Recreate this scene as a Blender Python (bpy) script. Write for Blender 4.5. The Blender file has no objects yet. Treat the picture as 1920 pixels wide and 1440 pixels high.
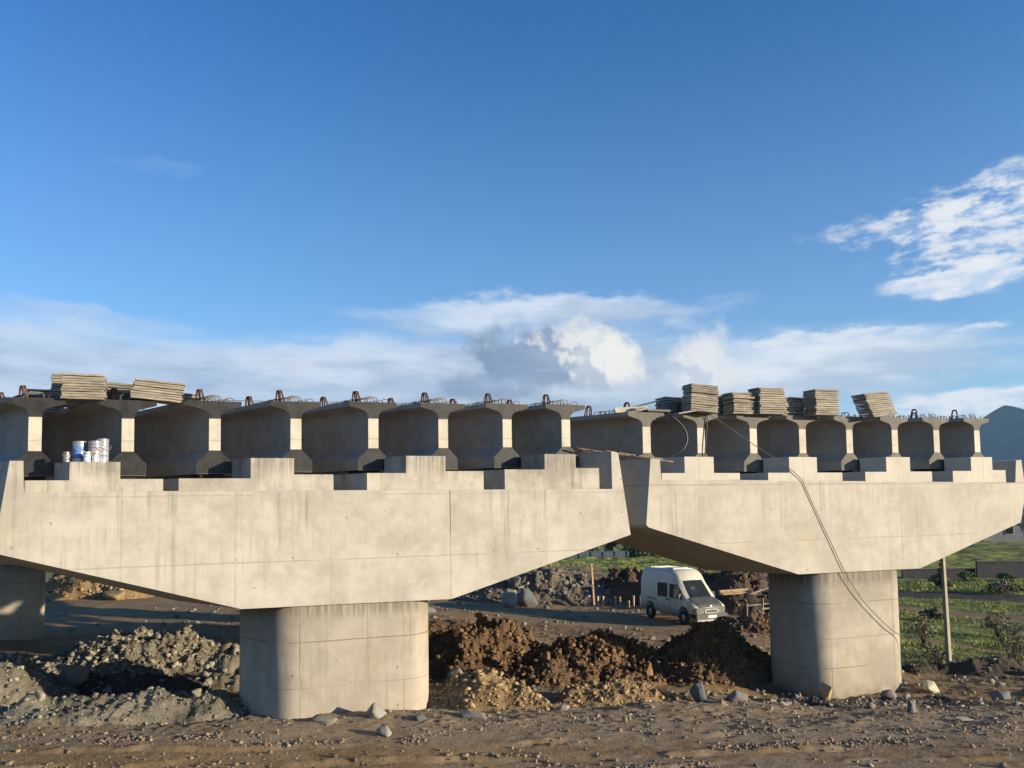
import bpy, bmesh, math, random
import numpy as np
from mathutils import Vector, Matrix

R = math.radians
scene = bpy.context.scene
COL = scene.collection

# ------------------------------------------------------------------ camera
PITCH, ROLL, CAMZ = R(3.5), 0.015, 4.6
cam_d = bpy.data.cameras.new("camera")
cam_d.lens = 28.125
cam_d.sensor_width = 36
cam_d.shift_y = 0.0694
cam_d.clip_start = 0.1
cam_d.clip_end = 20000
cam = bpy.data.objects.new("camera", cam_d)
COL.objects.link(cam)
sp, cp, sr, cr = math.sin(PITCH), math.cos(PITCH), math.sin(ROLL), math.cos(ROLL)
ax = Vector((cr, sp * sr, -cp * sr))
ay = Vector((sr, -sp * cr, cp * cr))
az_ = -Vector((0, cp, sp))
cam.matrix_world = Matrix(((ax.x, ay.x, az_.x, 0), (ax.y, ay.y, az_.y, 0), (ax.z, ay.z, az_.z, CAMZ), (0, 0, 0, 1)))
scene.camera = cam

# ------------------------------------------------------------------ light and exposure
SUN_EL, SUN_AZ = R(10.0), R(111.0)          # azimuth measured clockwise from +Y
sun_dir = Vector((math.sin(SUN_AZ) * math.cos(SUN_EL), math.cos(SUN_AZ) * math.cos(SUN_EL), math.sin(SUN_EL)))
sd = bpy.data.lights.new("sun", "SUN")
sd.energy = 5.0
sd.angle = R(0.5)
sd.color = (1.0, 0.85, 0.62)
sun = bpy.data.objects.new("sun", sd)
COL.objects.link(sun)
sun.rotation_euler = sun_dir.to_track_quat("Z", "Y").to_euler()
sun.location = (30, -10, 40)

scene.view_settings.view_transform = "Standard"
scene.view_settings.look = "None"
scene.view_settings.gamma = 1.0
scene.view_settings.exposure = 0.95
scene.cycles.use_denoising = True
scene.cycles.max_bounces = 6
scene.cycles.diffuse_bounces = 2
scene.cycles.volume_bounces = 0
WORLD_STRENGTH = 0.075


class NT:
    """small helper round a node tree"""

    def __init__(self, tree):
        self.t = tree
        self.n = tree.nodes
        self.l = tree.links

    def node(self, typ, **kw):
        nd = self.n.new(typ)
        for k, v in kw.items():
            setattr(nd, k, v)
        return nd

    def put(self, sock, v):
        if isinstance(v, bpy.types.NodeSocket):
            self.l.new(v, sock)
        else:
            try:
                sock.default_value = v
            except Exception:
                sock.default_value = (*v, 1.0)

    def m(self, op, a, b=0.0, c=0.0, clamp=False):
        nd = self.node("ShaderNodeMath", operation=op, use_clamp=clamp)
        self.put(nd.inputs[0], a)
        self.put(nd.inputs[1], b)
        self.put(nd.inputs[2], c)
        return nd.outputs[0]

    def ss(self, v, a, b, o0=0.0, o1=1.0):
        nd = self.node("ShaderNodeMapRange", interpolation_type="SMOOTHSTEP")
        self.put(nd.inputs[0], v)
        for i, x in enumerate((a, b, o0, o1)):
            self.put(nd.inputs[i + 1], x)
        return nd.outputs[0]

    def mix(self, f, a, b, blend="MIX"):
        nd = self.node("ShaderNodeMix", data_type="RGBA", blend_type=blend)
        self.put(nd.inputs[0], f)
        self.put(nd.inputs[6], a if isinstance(a, bpy.types.NodeSocket) else (*a[:3], 1))
        self.put(nd.inputs[7], b if isinstance(b, bpy.types.NodeSocket) else (*b[:3], 1))
        return nd.outputs[2]

    def noise(self, vec, scale, detail=4, rough=0.55, dist=0.0, col=False):
        nd = self.node("ShaderNodeTexNoise")
        if vec is not None:
            self.l.new(vec, nd.inputs["Vector"])
        nd.inputs["Scale"].default_value = scale
        nd.inputs["Detail"].default_value = detail
        nd.inputs["Roughness"].default_value = rough
        nd.inputs["Distortion"].default_value = dist
        return nd.outputs[1 if col else 0]

    def comb(self, x, y, z):
        nd = self.node("ShaderNodeCombineXYZ")
        for i, v in enumerate((x, y, z)):
            self.put(nd.inputs[i], v)
        return nd.outputs[0]

    def sep(self, v):
        nd = self.node("ShaderNodeSeparateXYZ")
        self.l.new(v, nd.inputs[0])
        return nd.outputs

    def scale(self, v, s):
        nd = self.node("ShaderNodeVectorMath", operation="MULTIPLY")
        self.l.new(v, nd.inputs[0])
        nd.inputs[1].default_value = s
        return nd.outputs[0]


# ------------------------------------------------------------------ sky with clouds (by azimuth and elevation)
world = bpy.data.worlds.new("World")
scene.world = world
world.use_nodes = True
w = NT(world.node_tree)
w.n.clear()
sky = w.node("ShaderNodeTexSky", sky_type="NISHITA", sun_disc=False)
sky.sun_elevation = SUN_EL
sky.sun_rotation = SUN_AZ
sky.air_density = 1.0
sky.dust_density = 0.35
sky.ozone_density = 3.0
sky.altitude = 200
hs = w.node("ShaderNodeHueSaturation")
hs.inputs["Saturation"].default_value = 1.24
hs.inputs["Hue"].default_value = 0.512
hs.inputs["Value"].default_value = 1.52
w.l.new(sky.outputs[0], hs.inputs["Color"])
dirv = w.node("ShaderNodeTexCoord").outputs["Generated"]
dx, dy, dz = w.sep(dirv)
azi = w.m("ARCTAN2", dx, dy)
hyp = w.m("SQRT", w.m("ADD", w.m("MULTIPLY", dx, dx), w.m("MULTIPLY", dy, dy)))
ele = w.m("ARCTAN2", dz, hyp)
q = w.comb(azi, ele, 0.0)
qs = w.scale(q, (1.0, 2.4, 1.0))
warp1 = w.sep(w.noise(qs, 6.0, 6, 0.6, col=True))
warp2 = w.sep(w.noise(qs, 22.0, 5, 0.62, col=True))


def warped(a1, a2):
    x = w.m("ADD", azi, w.m("ADD", w.m("MULTIPLY", w.m("SUBTRACT", warp1[0], 0.5), a1), w.m("MULTIPLY", w.m("SUBTRACT", warp2[0], 0.5), a2)))
    y = w.m("ADD", ele, w.m("ADD", w.m("MULTIPLY", w.m("SUBTRACT", warp1[1], 0.5), a1 * 0.45), w.m("MULTIPLY", w.m("SUBTRACT", warp2[1], 0.5), a2 * 0.6)))
    return x, y


def blob(xy, c, r, a=1.25, b=0.35):
    ex = w.m("DIVIDE", w.m("SUBTRACT", xy[0], c[0]), r[0])
    ey = w.m("DIVIDE", w.m("SUBTRACT", xy[1], c[1]), r[1])
    d = w.m("SQRT", w.m("ADD", w.m("MULTIPLY", ex, ex), w.m("MULTIPLY", ey, ey)))
    return w.ss(d, a, b), ex, ey


soft = warped(0.16, 0.05)
puff = warped(0.06, 0.045)
streak_n = w.noise(w.scale(q, (5.0, 26.0, 1.0)), 1.6, 6, 0.6)
fine_n = w.noise(w.scale(q, (16.0, 46.0, 1.0)), 1.5, 5, 0.6)
big_n = w.noise(w.scale(q, (4.0, 12.0, 1.0)), 1.3, 5, 0.55)
skycol = hs.outputs[0]
K = 1.0 / WORLD_STRENGTH


def kc(r, g, b):
    return (r * K, g * K, b * K)


# thin veil low over the horizon all the way round
veil = w.m("MULTIPLY", w.ss(ele, 0.26, 0.05), w.ss(big_n, 0.38, 0.62))
col = w.mix(w.m("MULTIPLY", veil, 0.45), skycol, kc(0.25, 0.32, 0.42))
# brighter air towards the horizon
col = w.mix(w.m("MULTIPLY", w.ss(ele, 0.60, 0.10), 0.22), col, kc(0.22, 0.345, 0.50))
layers = [
    # centre, radius, opacity, dark colour, light colour, noise low/high
    ((-0.44, 0.160), (0.46, 0.050), 0.92, (0.185, 0.240, 0.335), (0.330, 0.380, 0.455), 0.12, 0.40),
    ((-0.02, 0.172), (0.36, 0.050), 0.90, (0.200, 0.250, 0.340), (0.370, 0.410, 0.475), 0.14, 0.42),
    ((0.045, 0.234), (0.24, 0.020), 0.92, (0.245, 0.300, 0.390), (0.385, 0.425, 0.485), 0.18, 0.42),
    ((0.37, 0.152), (0.22, 0.044), 0.95, (0.255, 0.305, 0.385), (0.440, 0.460, 0.490), 0.16, 0.42),
    ((0.04, 0.122), (0.30, 0.036), 0.92, (0.180, 0.225, 0.305), (0.340, 0.375, 0.430), 0.12, 0.38),
    ((-0.45, 0.125), (0.30, 0.026), 0.85, (0.255, 0.310, 0.400), (0.360, 0.400, 0.465), 0.16, 0.42),
    ((-0.50, 0.212), (0.10, 0.014), 0.55, (0.235, 0.310, 0.440), (0.290, 0.355, 0.460), 0.24, 0.50),
    ((-0.425, 0.378), (0.06, 0.012), 0.14, (0.21, 0.30, 0.46), (0.25, 0.33, 0.47), 0.30, 0.60),
]
for c, r, op, dk, lt, n0, n1 in layers:
    mk, ex, ey = blob(soft, c, r)
    al = w.m("MULTIPLY", w.m("MULTIPLY", mk, w.ss(w.m("ADD", w.m("MULTIPLY", streak_n, 0.6), w.m("MULTIPLY", mk, 0.22)), n0, n1)), op)
    tone = w.ss(w.m("ADD", w.m("MULTIPLY", ey, 0.14), w.m("ADD", w.m("MULTIPLY", big_n, 0.6), w.m("MULTIPLY", streak_n, 0.4))), 0.38, 0.62)
    col = w.mix(al, col, w.mix(tone, kc(*dk), kc(*lt)))
# altocumulus field at the right and small puffs low at the right
rip = w.noise(w.scale(w.comb(w.m("ADD", azi, w.m("MULTIPLY", w.m("SUBTRACT", warp1[1], 0.5), 0.05)), w.m("SUBTRACT", ele, w.m("MULTIPLY", azi, 0.05)), 0.0), (26.0, 62.0, 1.0)), 1.1, 5, 0.62)
for c, r, op, n0, n1, sh in [
    ((0.590, 0.285), (0.165, 0.062), 0.85, 0.46, 0.66, 0.05),
    ((0.500, 0.300), (0.140, 0.022), 0.60, 0.44, 0.66, 0.05),
    ((0.515, 0.236), (0.080, 0.016), 0.95, 0.32, 0.46, 0.14),
    ((0.585, 0.335), (0.06, 0.014), 0.40, 0.44, 0.62, 0.05),
    ((0.530, 0.098), (0.11, 0.018), 0.95, 0.26, 0.46, 0.20),
    ((0.535, 0.182), (0.03, 0.004), 0.55, 0.36, 0.54, 0.05),
    ((0.38, 0.187), (0.12, 0.008), 0.60, 0.38, 0.58, 0.05),
]:
    mk, ex, ey = blob(puff, c, r, 1.35, 0.1)
    dens = w.m("ADD", w.m("ADD", w.m("MULTIPLY", rip, 0.70), w.m("MULTIPLY", fine_n, 0.15)), w.m("MULTIPLY", mk, 0.20))
    al = w.m("MULTIPLY", w.m("MULTIPLY", w.ss(mk, 0.0, 0.5), w.ss(dens, n0, n1)), op)
    tone = w.ss(w.m("ADD", w.m("MULTIPLY", ey, sh), rip), 0.34, 0.60)
    col = w.mix(al, col, w.mix(tone, kc(0.29, 0.355, 0.46), kc(0.45, 0.46, 0.475)))
# cumulus in the middle: shaded to the left, sunlit to the right
def iso(ox, oy):
    p = w.comb(w.m("ADD", azi, ox), w.m("ADD", ele, oy), 0.37)
    a = w.noise(p, 26.0, 5, 0.56)
    return a


n_c = iso(0.0, 0.0)
n_s = iso(0.010, 0.005)
relief = w.m("MULTIPLY", w.m("SUBTRACT", n_c, n_s), 5.0)
for c, r, lx, dk, lt, op, e0, e1 in [
    ((-0.030, 0.146), (0.085, 0.030), 1.20, (0.120, 0.165, 0.255), (0.30, 0.34, 0.40), 0.75, 1.2, 0.35),
    ((-0.034, 0.184), (0.024, 0.022), 0.10, (0.20, 0.255, 0.35), (0.38, 0.40, 0.43), 0.8, 1.15, 0.35),
    ((0.222, 0.156), (0.060, 0.048), -0.10, (0.255, 0.295, 0.355), (0.47, 0.46, 0.44), 0.85, 1.3, 0.45),
    ((0.050, 0.178), (0.105, 0.044), 0.35, (0.110, 0.152, 0.235), (0.46, 0.45, 0.425), 0.95, 1.2, 0.55),
    ((0.120, 0.170), (0.048, 0.036), -0.55, (0.27, 0.30, 0.345), (0.50, 0.485, 0.45), 0.95, 1.2, 0.58),
]:
    ex = w.m("DIVIDE", w.m("SUBTRACT", azi, c[0]), r[0])
    ey = w.m("DIVIDE", w.m("SUBTRACT", ele, c[1]), r[1])
    d = w.m("SQRT", w.m("ADD", w.m("MULTIPLY", ex, ex), w.m("MULTIPLY", ey, ey)))
    d = w.m("ADD", d, w.m("MULTIPLY", w.m("SUBTRACT", n_c, 0.5), 2.0))
    mk = w.ss(d, e0, e1)
    tone = w.ss(w.m("ADD", w.m("ADD", w.m("ADD", ex, w.m("MULTIPLY", ey, 0.5)), relief), w.m("MULTIPLY", w.m("SUBTRACT", n_c, 0.5), -0.6)), lx - 0.40, lx + 0.55)
    shade = w.mix(w.ss(big_n, 0.40, 0.62), kc(*dk), kc(dk[0] + .06, dk[1] + .062, dk[2] + .062))
    cc = w.mix(tone, shade, kc(*lt))
    under = w.ss(ey, -0.30, -1.0)
    cc = w.mix(w.m("MULTIPLY", under, 0.6), cc, kc(0.235, 0.28, 0.355))
    fade = w.ss(ey, -1.05, -0.55)
    col = w.mix(w.m("MULTIPLY", w.m("MULTIPLY", mk, fade), op), col, cc)
bg = w.node("ShaderNodeBackground")
bg.inputs["Strength"].default_value = WORLD_STRENGTH
w.l.new(col, bg.inputs["Color"])
wo = w.node("ShaderNodeOutputWorld")
w.l.new(bg.outputs[0], wo.inputs["Surface"])


# ------------------------------------------------------------------ materials
def new_mat(name):
    m = bpy.data.materials.new(name)
    m.use_nodes = True
    t = NT(m.node_tree)
    t.n.clear()
    out = t.node("ShaderNodeOutputMaterial")
    b = t.node("ShaderNodeBsdfPrincipled")
    t.l.new(b.outputs[0], out.inputs[0])
    return m, t, b


def bump(t, b, h, dist=0.02, strength=0.6):
    bp = t.node("ShaderNodeBump")
    bp.inputs["Strength"].default_value = strength
    bp.inputs["Distance"].default_value = dist
    t.l.new(h, bp.inputs["Height"])
    t.l.new(bp.outputs[0], b.inputs["Normal"])


def plain(name, c, rough=0.6, metal=0.0, var=0.25, scale=9.0, bmp=0.0):
    m, t, b = new_mat(name)
    tc = t.node("ShaderNodeTexCoord").outputs["Object"]
    n = t.noise(tc, scale, 5, 0.6)
    f = t.ss(n, 0.3, 0.7)
    lo = tuple(x * (1 - var) for x in c)
    hi = tuple(min(1, x * (1 + var)) for x in c)
    t.l.new(t.mix(f, lo, hi), b.inputs["Base Color"])
    b.inputs["Roughness"].default_value = rough
    b.inputs["Metallic"].default_value = metal
    if bmp:
        bump(t, b, t.noise(tc, scale * 6, 4, 0.6), bmp, 0.7)
    return m


def concrete(name, base, seams_x=(), seams_z=(), streak=0.5, dots=True, blotch=0.35, warm=(1.0, 0.9, 0.78), dirt_top=None, bumpd=0.012, mud=None):
    """board-marked cast concrete: blotches, run-off streaks, panel joints, tie holes"""
    m, t, b = new_mat(name)
    tco = t.node("ShaderNodeTexCoord").outputs["Object"]
    x, y, z = t.sep(tco)
    sh = t.node("ShaderNodeVectorMath", operation="ADD")
    t.l.new(tco, sh.inputs[0])
    rnd = t.m("MULTIPLY", t.node("ShaderNodeObjectInfo").outputs["Random"], 61.0)
    t.l.new(t.comb(rnd, rnd, rnd), sh.inputs[1])
    tc = sh.outputs[0]
    xs = t.m("ADD", x, rnd)
    big = t.noise(tc, 0.7, 5, 0.55)
    mid = t.noise(tc, 3.2, 6, 0.62)
    fine = t.noise(tc, 26.0, 5, 0.65)
    c0 = tuple(v * (1 - blotch * 0.55) for v in base)
    c1 = tuple(min(1, v * (1 + blotch * 0.35)) for v in base)
    c = t.mix(t.ss(t.m("ADD", t.m("MULTIPLY", big, 0.55), t.m("MULTIPLY", mid, 0.45)), 0.34, 0.66), c0, c1)
    # rusty warm patches
    c = t.mix(t.m("MULTIPLY", t.ss(t.noise(tc, 1.1, 4, 0.5, 0.6), 0.54, 0.72), 0.55), c, tuple(base[i] * warm[i] * 0.92 for i in range(3)))
    # vertical pour / run-off streaks
    sv = t.comb(t.m("MULTIPLY", t.m("ADD", xs, y), 4.2), 0.0, t.m("MULTIPLY", z, 0.22))
    s1 = t.noise(sv, 1.6, 5, 0.65)
    s2 = t.noise(t.comb(t.m("MULTIPLY", t.m("ADD", xs, y), 13.0), 3.0, t.m("MULTIPLY", z, 0.5)), 1.0, 4, 0.6)
    gate = t.ss(t.noise(tc, 0.55, 3, 0.5), 0.40, 0.62)
    c = t.mix(t.m("MULTIPLY", t.m("MULTIPLY", t.ss(s1, 0.50, 0.70), gate), streak), c, tuple(v * 0.52 for v in base))
    c = t.mix(t.m("MULTIPLY", t.m("MULTIPLY", t.ss(s2, 0.56, 0.74), gate), streak * 0.9), c, tuple(v * 0.45 for v in base))
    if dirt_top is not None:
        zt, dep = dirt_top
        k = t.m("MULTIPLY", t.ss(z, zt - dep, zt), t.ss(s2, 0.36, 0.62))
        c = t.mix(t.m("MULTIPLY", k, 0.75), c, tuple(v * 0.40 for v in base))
    if mud is not None:
        k = t.m("MULTIPLY", t.ss(t.m("ADD", z, t.m("MULTIPLY", mid, 0.9)), mud + 0.75, mud + 0.25), 0.8)
        c = t.mix(t.m("MULTIPLY", k, 0.8), c, (0.17, 0.13, 0.09))
    # cloudy grey lime bloom
    c = t.mix(t.m("MULTIPLY", t.ss(t.noise(tc, 0.9, 7, 0.68), 0.50, 0.72), 0.24), c, tuple(v * f for v, f in zip(base, (0.72, 0.74, 0.78))))
    # fine speckle
    c = t.mix(t.m("MULTIPLY", t.ss(fine, 0.60, 0.78), 0.35), c, tuple(v * 0.55 for v in base))
    wob = t.m("MULTIPLY", t.m("SUBTRACT", mid, 0.5), 0.05)
    h = t.m("ADD", t.m("MULTIPLY", fine, 0.25), t.m("MULTIPLY", mid, 0.5))
    line = None
    for sx, wd, st in seams_x:
        k = t.m("MULTIPLY", t.m("MULTIPLY", t.ss(t.m("ABSOLUTE", t.m("SUBTRACT", t.m("ADD", x, wob), sx)), wd, wd * 0.2), t.ss(s1, 0.36, 0.6, 0.25, 1.0)), st)
        line = k if line is None else t.m("MAXIMUM", line, k)
    for sz, wd, st in seams_z:
        k = t.m("MULTIPLY", t.m("MULTIPLY", t.ss(t.m("ABSOLUTE", t.m("SUBTRACT", t.m("ADD", z, wob), sz)), wd, wd * 0.35), st), t.ss(big, 0.36, 0.52))
        line = k if line is None else t.m("MAXIMUM", line, k)
    if line is not None:
        c = t.mix(line, c, tuple(base[i] * (0.38, 0.33, 0.28)[i] for i in range(3)))
        h = t.m("SUBTRACT", h, t.m("MULTIPLY", line, 0.8))
    if dots:
        gx = t.m("SUBTRACT", t.m("FRACT", t.m("DIVIDE", t.m("ADD", x, 50.31), 1.13)), 0.5)
        gz = t.m("SUBTRACT", t.m("FRACT", t.m("DIVIDE", t.m("ADD", z, 10.17), 0.83)), 0.5)
        gx = t.m("MULTIPLY", gx, 1.13)
        gz = t.m("MULTIPLY", gz, 0.83)
        d = t.m("SQRT", t.m("ADD", t.m("MULTIPLY", gx, gx), t.m("MULTIPLY", gz, gz)))
        k = t.m("MULTIPLY", t.ss(d, 0.026, 0.012), t.ss(t.noise(tc, 2.3, 2, 0.5), 0.52, 0.58))
        c = t.mix(t.m('MULTIPLY', k, 0.75), c, tuple(v * 0.25 for v in base))
        h = t.m("SUBTRACT", h, k)
        pit = t.node("ShaderNodeTexVoronoi")
        pit.inputs["Scale"].default_value = 3.4
        t.l.new(tc, pit.inputs["Vector"])
        k2 = t.m("MULTIPLY", t.ss(pit.outputs["Distance"], 0.085, 0.04), t.ss(t.noise(tc, 1.4, 3, 0.5), 0.5, 0.58))
        c = t.mix(t.m("MULTIPLY", k2, 0.7), c, tuple(v * 0.3 for v in base))
    t.l.new(c, b.inputs["Base Color"])
    b.inputs["Roughness"].default_value = 0.85
    bump(t, b, h, bumpd, 0.7)
    return m


CONC = (0.395, 0.368, 0.320)
M_CAP_L = concrete("cast_concrete", CONC, [(-4.45, .03, .35), (-2.3, .035, .45), (-0.35, .02, .25), (2.33, .022, .9), (4.7, .03, .4)], [(3.46, .02, .32), (4.86, .02, .25)], 0.62, blotch=0.36)
M_CAP_R = concrete("cast_concrete_clean", (0.385, 0.355, 0.305), [(12.1, .02, .35), (16.45, .022, .5), (9.0, .03, .2), (20.2, .05, .2)], [(3.5, .02, .28), (5.02, .03, .35)], 0.5, blotch=0.30)
M_COL = concrete("column_concrete", (0.325, 0.285, 0.225), [(-1.0, .012, .7), (1.25, .012, .9), (0.45, .03, .25), (-0.45, .02, .2), (13.2, .012, .8), (15.45, .014, .9), (14.6, .01, .4)],
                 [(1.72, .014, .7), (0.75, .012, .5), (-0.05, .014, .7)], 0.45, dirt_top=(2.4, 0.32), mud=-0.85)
M_BLOCK_L = concrete("weathered_concrete", (0.38, 0.35, 0.30), (), (), 1.0, False, 0.6, dirt_top=(5.6, 0.5))
M_BLOCK_R = concrete("fresh_concrete", (0.44, 0.41, 0.355), [(9.05, .01, .6), (12.4, .01, .5), (15.8, .01, .5), (19.2, .01, .5)], (), 0.15, True, 0.2)
M_GIRD_L = concrete("girder_concrete_dark", (0.27, 0.25, 0.225), (), (), 0.5, False, 0.45)
M_GIRD_R = concrete("girder_concrete", (0.27, 0.25, 0.215), (), (), 0.4, False, 0.4)
M_END = concrete("girder_web_end", (0.47, 0.435, 0.36), (), [(0.72, .02, .3)], 0.2, False, 0.4)
def coat_mat():
    m, t, b = new_mat("bitumen_coat")
    tco = t.node("ShaderNodeTexCoord").outputs["Object"]
    sh = t.node("ShaderNodeVectorMath", operation="ADD")
    t.l.new(tco, sh.inputs[0])
    rnd = t.m("MULTIPLY", t.node("ShaderNodeObjectInfo").outputs["Random"], 47.0)
    t.l.new(t.comb(rnd, rnd, rnd), sh.inputs[1])
    tc = sh.outputs[0]
    c = t.mix(t.ss(t.noise(tc, 4.0, 5, 0.6), 0.35, 0.65), (0.009, 0.009, 0.0095), (0.024, 0.0235, 0.023))
    c = t.mix(t.ss(t.noise(tc, 5.0, 6, 0.7), 0.665, 0.70), c, (0.26, 0.24, 0.20))
    t.l.new(c, b.inputs["Base Color"])
    b.inputs["Roughness"].default_value = 0.6
    bump(t, b, t.noise(tc, 22.0, 4, 0.6), 0.01, 0.7)
    return m


M_COAT_L = coat_mat()
M_COAT_R = concrete("grey_end_coat", (0.135, 0.125, 0.108), (), (), 0.6, False, 0.5)
M_SLAB = concrete("plank_concrete", (0.27, 0.243, 0.195), (), (), 0.5, False, 0.7)
M_RUST = plain("rusty_steel", (0.105, 0.052, 0.034), 0.8, 0.2, 0.5, 20)
M_REBAR = plain("grey_rebar", (0.12, 0.105, 0.09), 0.65, 0.3, 0.4, 20)
M_ROD = plain("tan_steel_bar", (0.19, 0.135, 0.10), 0.6, 0.2, 0.4, 12)
M_RUBBER = plain("black_rubber", (0.012, 0.012, 0.013), 0.45, 0, 0.3, 8)
M_CABLE = plain("grey_cable", (0.085, 0.08, 0.075), 0.6, 0, 0.3, 8)
M_PAD = plain("bearing_rubber", (0.015, 0.015, 0.015), 0.8)
M_WHITE = plain("white_paint", (0.72, 0.70, 0.64), 0.45, 0, 0.08, 4)
def van_paint():
    m, t, b = new_mat("van_cream_paint")
    tc = t.node("ShaderNodeTexCoord").outputs["Object"]
    x, y, z = t.sep(tc)
    n = t.noise(tc, 3.0, 6, 0.65)
    c = t.mix(t.ss(n, 0.35, 0.65), (0.50, 0.465, 0.375), (0.57, 0.535, 0.44))
    k = t.ss(t.m("ADD", z, t.m("MULTIPLY", t.m("SUBTRACT", n, 0.5), 1.2)), 1.05, 0.40)
    c = t.mix(t.m("MULTIPLY", k, 0.62), c, (0.20, 0.155, 0.105))
    t.l.new(c, b.inputs["Base Color"])
    b.inputs["Roughness"].default_value = 0.38
    return m


M_VAN = van_paint()
M_CREAM = plain("dusty_cream_board", (0.34, 0.31, 0.24), 0.7, 0, 0.2, 6)
M_VAN_DK = plain("primer_grey", (0.075, 0.072, 0.066), 0.6, 0, 0.25, 4)
M_PLASTIC = plain("dark_plastic", (0.02, 0.02, 0.021), 0.55, 0, 0.2, 8)
M_TYRE = plain("tyre_rubber", (0.018, 0.017, 0.016), 0.85, 0, 0.3, 10)
M_RIM = plain("steel_rim", (0.25, 0.24, 0.23), 0.45, 0.7, 0.3, 10)
M_CHROME = plain("bright_trim", (0.62, 0.61, 0.58), 0.25, 0.6, 0.05, 5)
M_ORANGE = plain("amber_lens", (0.40, 0.07, 0.02), 0.25, 0, 0.1, 10)
M_LAMP = plain("headlamp_glass", (0.62, 0.63, 0.64), 0.08, 0.4, 0.15, 10)
M_CLOTH = plain("dark_clothing", (0.03, 0.035, 0.055), 0.9)
M_SKIN = plain("skin", (0.42, 0.23, 0.16), 0.6, 0, 0.05)
M_HAIR = plain("dark_hair", (0.012, 0.010, 0.009), 0.7)
M_TIMBER = plain("pale_timber", (0.42, 0.29, 0.165), 0.8, 0, 0.3, 6)
M_TIMBER_G = plain("weathered_timber", (0.27, 0.235, 0.18), 0.85, 0, 0.35, 6)
M_POLE = concrete("pole_concrete", (0.27, 0.245, 0.20), (), (), 0.4, False, 0.4)
M_PLASTIC_SACK = plain("pale_sack", (0.50, 0.45, 0.30), 0.7, 0, 0.3, 9)
M_BARK = plain("bark", (0.075, 0.058, 0.042), 0.9, 0, 0.4, 12)
M_DARKWALL = plain("dark_block_wall", (0.040, 0.040, 0.046), 0.9, 0, 0.3, 3)
M_BLUEWALL = plain("blue_grey_wall", (0.085, 0.11, 0.14), 0.85, 0, 0.2, 3)
M_RENDER = plain("pale_render", (0.50, 0.48, 0.42), 0.85, 0, 0.15, 2)
M_GREYRENDER = plain("grey_render", (0.19, 0.20, 0.215), 0.85, 0, 0.15, 2)
M_ROOF = plain("tile_roof", (0.10, 0.075, 0.065), 0.85, 0, 0.3, 4)
M_DARKGLASS = plain("dark_pane", (0.02, 0.022, 0.025), 0.15)


def glass_mat():
    m, t, b = new_mat("tinted_glass")
    b.inputs["Base Color"].default_value = (0.04, 0.055, 0.06, 1)
    b.inputs["Roughness"].default_value = 0.04
    tr = t.node("ShaderNodeBsdfTransparent")
    tr.inputs[0].default_value = (0.62, 0.70, 0.72, 1)
    mx = t.node("ShaderNodeMixShader")
    mx.inputs[0].default_value = 0.42
    t.l.new(tr.outputs[0], mx.inputs[1])
    t.l.new(b.outputs[0], mx.inputs[2])
    t.l.new(mx.outputs[0], t.n["Material Output"].inputs[0])
    return m


M_GLASS = glass_mat()


def tin_mat(name, metal, label_c, z0, z1, accent=None, bands=()):
    """printed tinplate: bright metal with a printed sleeve between z0 and z1"""
    m, t, b = new_mat(name)
    tc = t.node("ShaderNodeTexCoord").outputs["Object"]
    x, y, z = t.sep(tc)
    k = t.m("MULTIPLY", t.m("GREATER_THAN", z, z0), t.m("LESS_THAN", z, z1))
    ang = t.m("ARCTAN2", x, y)
    patch = t.m("MULTIPLY", k, t.m("GREATER_THAN", t.m("SINE", t.m("MULTIPLY", ang, 2.0)), -0.55))
    c = t.mix(patch, metal, label_c)
    if accent:
        ka = t.m("MULTIPLY", t.m("GREATER_THAN", z, accent[0]), t.m("LESS_THAN", z, accent[1]))
        c = t.mix(ka, c, accent[2])
    for zb in bands:
        kb = t.ss(t.m("ABSOLUTE", t.m("SUBTRACT", z, zb)), 0.012, 0.006)
        c = t.mix(t.m("MULTIPLY", kb, 0.7), c, (0.08, 0.08, 0.1))
    t.l.new(c, b.inputs["Base Color"])
    b.inputs["Roughness"].default_value = 0.30
    t.put(b.inputs["Metallic"], t.m("MULTIPLY", t.m("SUBTRACT", 1.0, patch), 0.6))
    return m


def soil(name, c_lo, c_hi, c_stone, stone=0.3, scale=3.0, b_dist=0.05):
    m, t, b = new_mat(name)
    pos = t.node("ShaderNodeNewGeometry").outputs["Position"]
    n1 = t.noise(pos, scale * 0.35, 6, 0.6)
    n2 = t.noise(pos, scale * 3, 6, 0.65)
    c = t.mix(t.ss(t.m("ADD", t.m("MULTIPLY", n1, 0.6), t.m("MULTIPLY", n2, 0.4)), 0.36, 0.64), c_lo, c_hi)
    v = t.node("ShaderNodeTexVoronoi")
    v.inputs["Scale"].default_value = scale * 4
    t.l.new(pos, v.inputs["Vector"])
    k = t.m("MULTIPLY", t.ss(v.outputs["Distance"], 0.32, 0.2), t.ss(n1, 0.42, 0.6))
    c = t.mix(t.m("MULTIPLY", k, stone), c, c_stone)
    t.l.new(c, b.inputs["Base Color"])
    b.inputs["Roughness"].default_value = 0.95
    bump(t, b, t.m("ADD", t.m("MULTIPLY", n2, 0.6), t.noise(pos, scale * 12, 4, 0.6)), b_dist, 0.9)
    return m


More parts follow.
